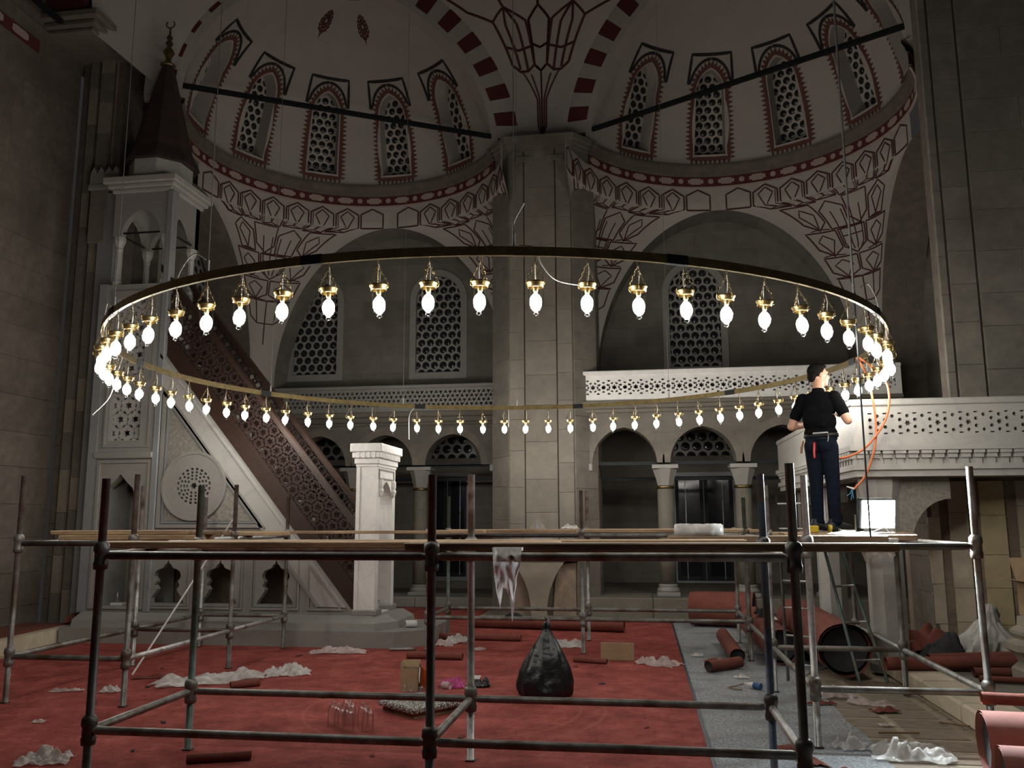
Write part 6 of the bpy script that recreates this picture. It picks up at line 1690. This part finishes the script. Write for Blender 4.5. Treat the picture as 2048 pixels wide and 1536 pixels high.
for k, (a, c, r, lb) in enumerate((((2.30, 8.98, .21), (4.3, 9.12, .24), .065, 'front red roll of the bundle on the right platform'), ((2.75, 9.16, .23), (4.3, 9.32, .27), .06, 'rear red roll of the bundle on the right platform'), ((3.0, 8.72, .19), (4.3, 8.80, .19), .045, 'dark red roll below the bundle on the right platform'), ((2.95, 8.45, .18), (3.9, 8.30, .18), .03, 'thin red roll at the edge of the right platform'))):
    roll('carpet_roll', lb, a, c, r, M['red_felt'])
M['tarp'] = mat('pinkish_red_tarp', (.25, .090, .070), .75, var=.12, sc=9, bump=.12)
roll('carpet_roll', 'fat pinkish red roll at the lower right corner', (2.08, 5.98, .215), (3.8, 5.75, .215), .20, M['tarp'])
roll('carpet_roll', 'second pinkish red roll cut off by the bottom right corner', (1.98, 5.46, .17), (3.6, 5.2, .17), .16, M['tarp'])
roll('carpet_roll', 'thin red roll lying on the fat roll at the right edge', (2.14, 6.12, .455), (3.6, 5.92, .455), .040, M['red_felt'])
# folded carpet heap behind the tribune post
crumple('folded_carpet', 'heap of folded red carpet with black underside behind the tribune post', 'carpet', (2.98, 10.05), .70, .5, .60, .2, M['red_felt'], 81, z=.15, ragged=.2, soft=1)
crumple('folded_underlay', 'black folded underlay leaning on the red heap', 'underlay', (3.05, 9.68), .50, .20, .40, -.6, M['rubber'], 82, z=.15, ragged=.2, soft=1)
# white sack
vs, fs = heap('white_sack', (3.62, 10.10, .15), [(.02, 0), (.28, 0), (.31, .05), (.27, .13), (.24, .18), (.19, .24), (.13, .33), (.10, .40), (.07, .48), (.02, .53)], .5, .55, 9, 1.0, .75, lean=(.15, 0))
o = meshobj('white_sack', vs, fs, mat('dirty_white_sack', (.50, .48, .44), .8, var=.12, sc=10, bump=.3), None, True); tag(o, 'white crumpled sack slumped against the right pillar', 'sack')
# moulded pedestal with carton
pd = thing('stone_pedestal', 'moulded pale stone pedestal at the right picture edge', 'pedestal', (3.62, 8.55, .15), kind='structure')
MB().lathe([(.33, .0), (.33, .10), (.27, .16), (.30, .22), (.37, .27), (.37, .33), (.29, .37), (.32, .41), (.32, .44), (.26, .48), (.25, .56)], (3.62, 8.55, .15), 8, pi / 8).build('pedestal_body', M['stone_warm'], pd)
carton('open_carton', 'big open cardboard box with spread flaps on the stone pedestal', (3.78, 8.55, .712), radians(4), .62, .45, .30, ((0, -1, radians(-4), .20), (-1, 0, radians(12), .16), (0, 1, radians(62), .24)), M['card'], M['card_in'])
# flat cardboard, tin, rollers, bottle in the tower door
o = MB().cbox(-.50, 10.16, .002, -.12, 10.18, .20, .003).build('cardboard_sheet', M['card']); o.rotation_euler = (0, 0, 0); tag(o, 'plain brown cardboard sheet standing on the carpet behind the bin bag', 'cardboard')
pr0 = thing('paint_roller', 'white fluffy paint roller lying on the pulpit plinth', 'paint roller', (-3.03, 11.22, .2))
MB().tube((-3.10, 11.20, .248), (-2.96, 11.25, .248), .045, n=18).build('roller_sleeve', M['foam'], pr0, True); MB().tube((-3.105, 11.198, .248), (-2.955, 11.252, .248), .014, n=8).build('roller_core', M['iron'], pr0, True)
o = MB().tube((-3.12, 10.55, .02), (-2.80, 10.60, .02), .018, n=10).build('metal_tube', M['steel_light'], None, True); tag(o, 'thin shiny tube lying at the corner of the plinth', 'tube')
pt = thing('paint_pot', 'small white pot standing in the pulpit portal', 'pot', (-3.60, 11.42, .44)); MB().lathe([(.055, 0), (.07, .16), (.074, .16), (.074, .17), (.066, .17), (.05, .01)], (-3.60, 11.42, .372), 16, close=False).build('pot_body', M['foam'], pt, True)
MB().lathe([(.0, .012), (.05, .012)], (-3.60, 11.42, .372), 16, close=False).build('pot_bottom', M['foam'], pt)
o = MB().cbox(-7.36, 11.22, .372, -7.18, 11.34, .47, .006).build('white_block', M['foam']); tag(o, 'small white block in the doorway under the pulpit kiosk', 'block')
bt = MB().lathe([(.035, 0), (.038, .02), (.038, .10), (.014, .14), (.014, .17), (.016, .175), (0, .176)], (-7.29, 11.28, .471), 12).build('small_bottle', M['glass_spare'], None, True); tag(bt, 'small clear bottle on the white block in the doorway', 'bottle')
o = MB().path([(-7.95, 11.12, .22), (-7.86, 11.16, .27), (-7.70, 11.10, .235)], [.03, .07, .05], 10).build('carpet_fold', M['red_felt'], None, True); tag(o, 'dark red carpet fold at the end of the left platform', 'carpet')
# white pole
o = MB().tube((-5.30, 8.55, .012), (-4.63, 9.30, 1.62), .010, n=8).build('white_pole', M['foam'], None, True); tag(o, 'thin straight white pole leaning on the left scaffold', 'pole')
# ladders
def ladder(name, label, a, b_, c, d_, nr, m_):
    r = thing(name, label, 'ladder', tuple(a)); a, b_, c, d_ = (Vector(p) for p in (a, b_, c, d_))
    MB().tube(a, c, .016, n=8).build('ladder_rail', m_, r, True); MB().tube(b_, d_, .016, n=8).build('ladder_rail', m_, r, True)
    for k in range(nr): t = (k + .6) / nr; MB().tube(a.lerp(c, t), b_.lerp(d_, t), .011, n=8).build('rung', M['steel_light'], r, True)
ladder('metal_ladder', 'narrow grey metal ladder leaning up to the boards behind the worker', (1.40, 9.10, .01), (1.62, 8.95, .01), (1.46, 9.65, 1.86), (1.70, 9.50, 1.86), 7, M['steel_dark'])
ladder('metal_ladder', 'dark slanting ladder in front of the tribune post', (2.06, 9.02, .01), (2.34, 9.10, .01), (1.86, 9.42, 1.40), (2.06, 9.60, 1.40), 4, M['steel_green'])
# clutter behind the back scaffold, red torn strips, plug on the underlay
crumple('tool_heap', 'dark heap of tangled wires and tape on the red roll', 'wires', (1.50, 11.35), .30, .34, .20, .2, M['iron'], 91, z=.40, ragged=.5)
crumple('tape_scrap', 'white tape scrap on the big red roll', 'tape', (1.52, 10.9), .16, .12, .05, .2, M['foam'], 92, z=.40)
for k, (c, w, l_, rot, lb) in enumerate((((1.02, 6.35), .62, .16, 1.9, 'torn red carpet strip on the underlay at the near right tube'), ((1.22, 5.95), .42, .12, .2, 'dark red strip under the near right tube'), ((.80, 10.2), .36, .12, .2, 'torn red piece lying far up the grey underlay'), ((1.50, 8.05), .32, .06, .1, 'thin red strip across the underlay'), ((1.98, 7.85), .26, .14, .2, 'dark red lump on the floor tiles'), ((-5.0, 8.45), .5, .05, .4, 'thin dark strip beside the white pole'))):
    crumple('torn_strip', lb, 'strip', c, w, l_, .06, rot, M['red_felt'], 120 + k, n=14, group='torn red strips')
pg = thing('blue_plug', 'blue plug with white cap and dark cord on the underlay', 'plug', (1.00, 8.72, 0))
MB().tube((1.02, 8.70, .03), (1.08, 8.65, .03), .03, n=12).build('plug_body', mat('blue_plastic', (.03, .12, .28), .5, var=.05, bump=0), pg, True)
MB().tube((.94, 8.76, .035), (1.02, 8.70, .03), .012, .03, 10).build('plug_cap', M['foam'], pg, True)
MB().path([(.94, 8.76, .035), (.86, 8.76, .01), (.78, 8.70, .008), (.82, 8.62, .008), (.90, 8.60, .008)], .006, 6).build('plug_cord', M['plank_dark'], pg, True)
for k, (x, y, l_, rot, lb) in enumerate(((1.72, 7.05, .3, .1, 'thin dark stick on the floor tiles'), (2.28, 7.45, .22, -.5, 'brown stick near the platform edge'), (.95, 10.9, .34, .05, 'dark screwdriver far up the underlay'))):
    o = MB().tube((x, y, .012), (x + l_ * cos(rot), y + l_ * sin(rot), .012), .008, n=6).build('thin_stick', M['plank_dark'], None); tag(o, lb, 'stick')
dd = MB().lathe([(0, 0), (.16, .0), (.17, .03), (.14, .10), (.08, .14), (0, .15)], (-2.02, 13.6, .0), 20).build('black_bowl', M['rubber'], None, True); tag(dd, 'black rounded bowl lying before the foot of the middle pillar', 'bowl')
o = MB().cbox(-.95, 14.75, .335, -.72, 14.79, 1.05, .01).build('leaning_board', M['marble_blue']); tag(o, 'grey board leaning inside the first right arch', 'board')
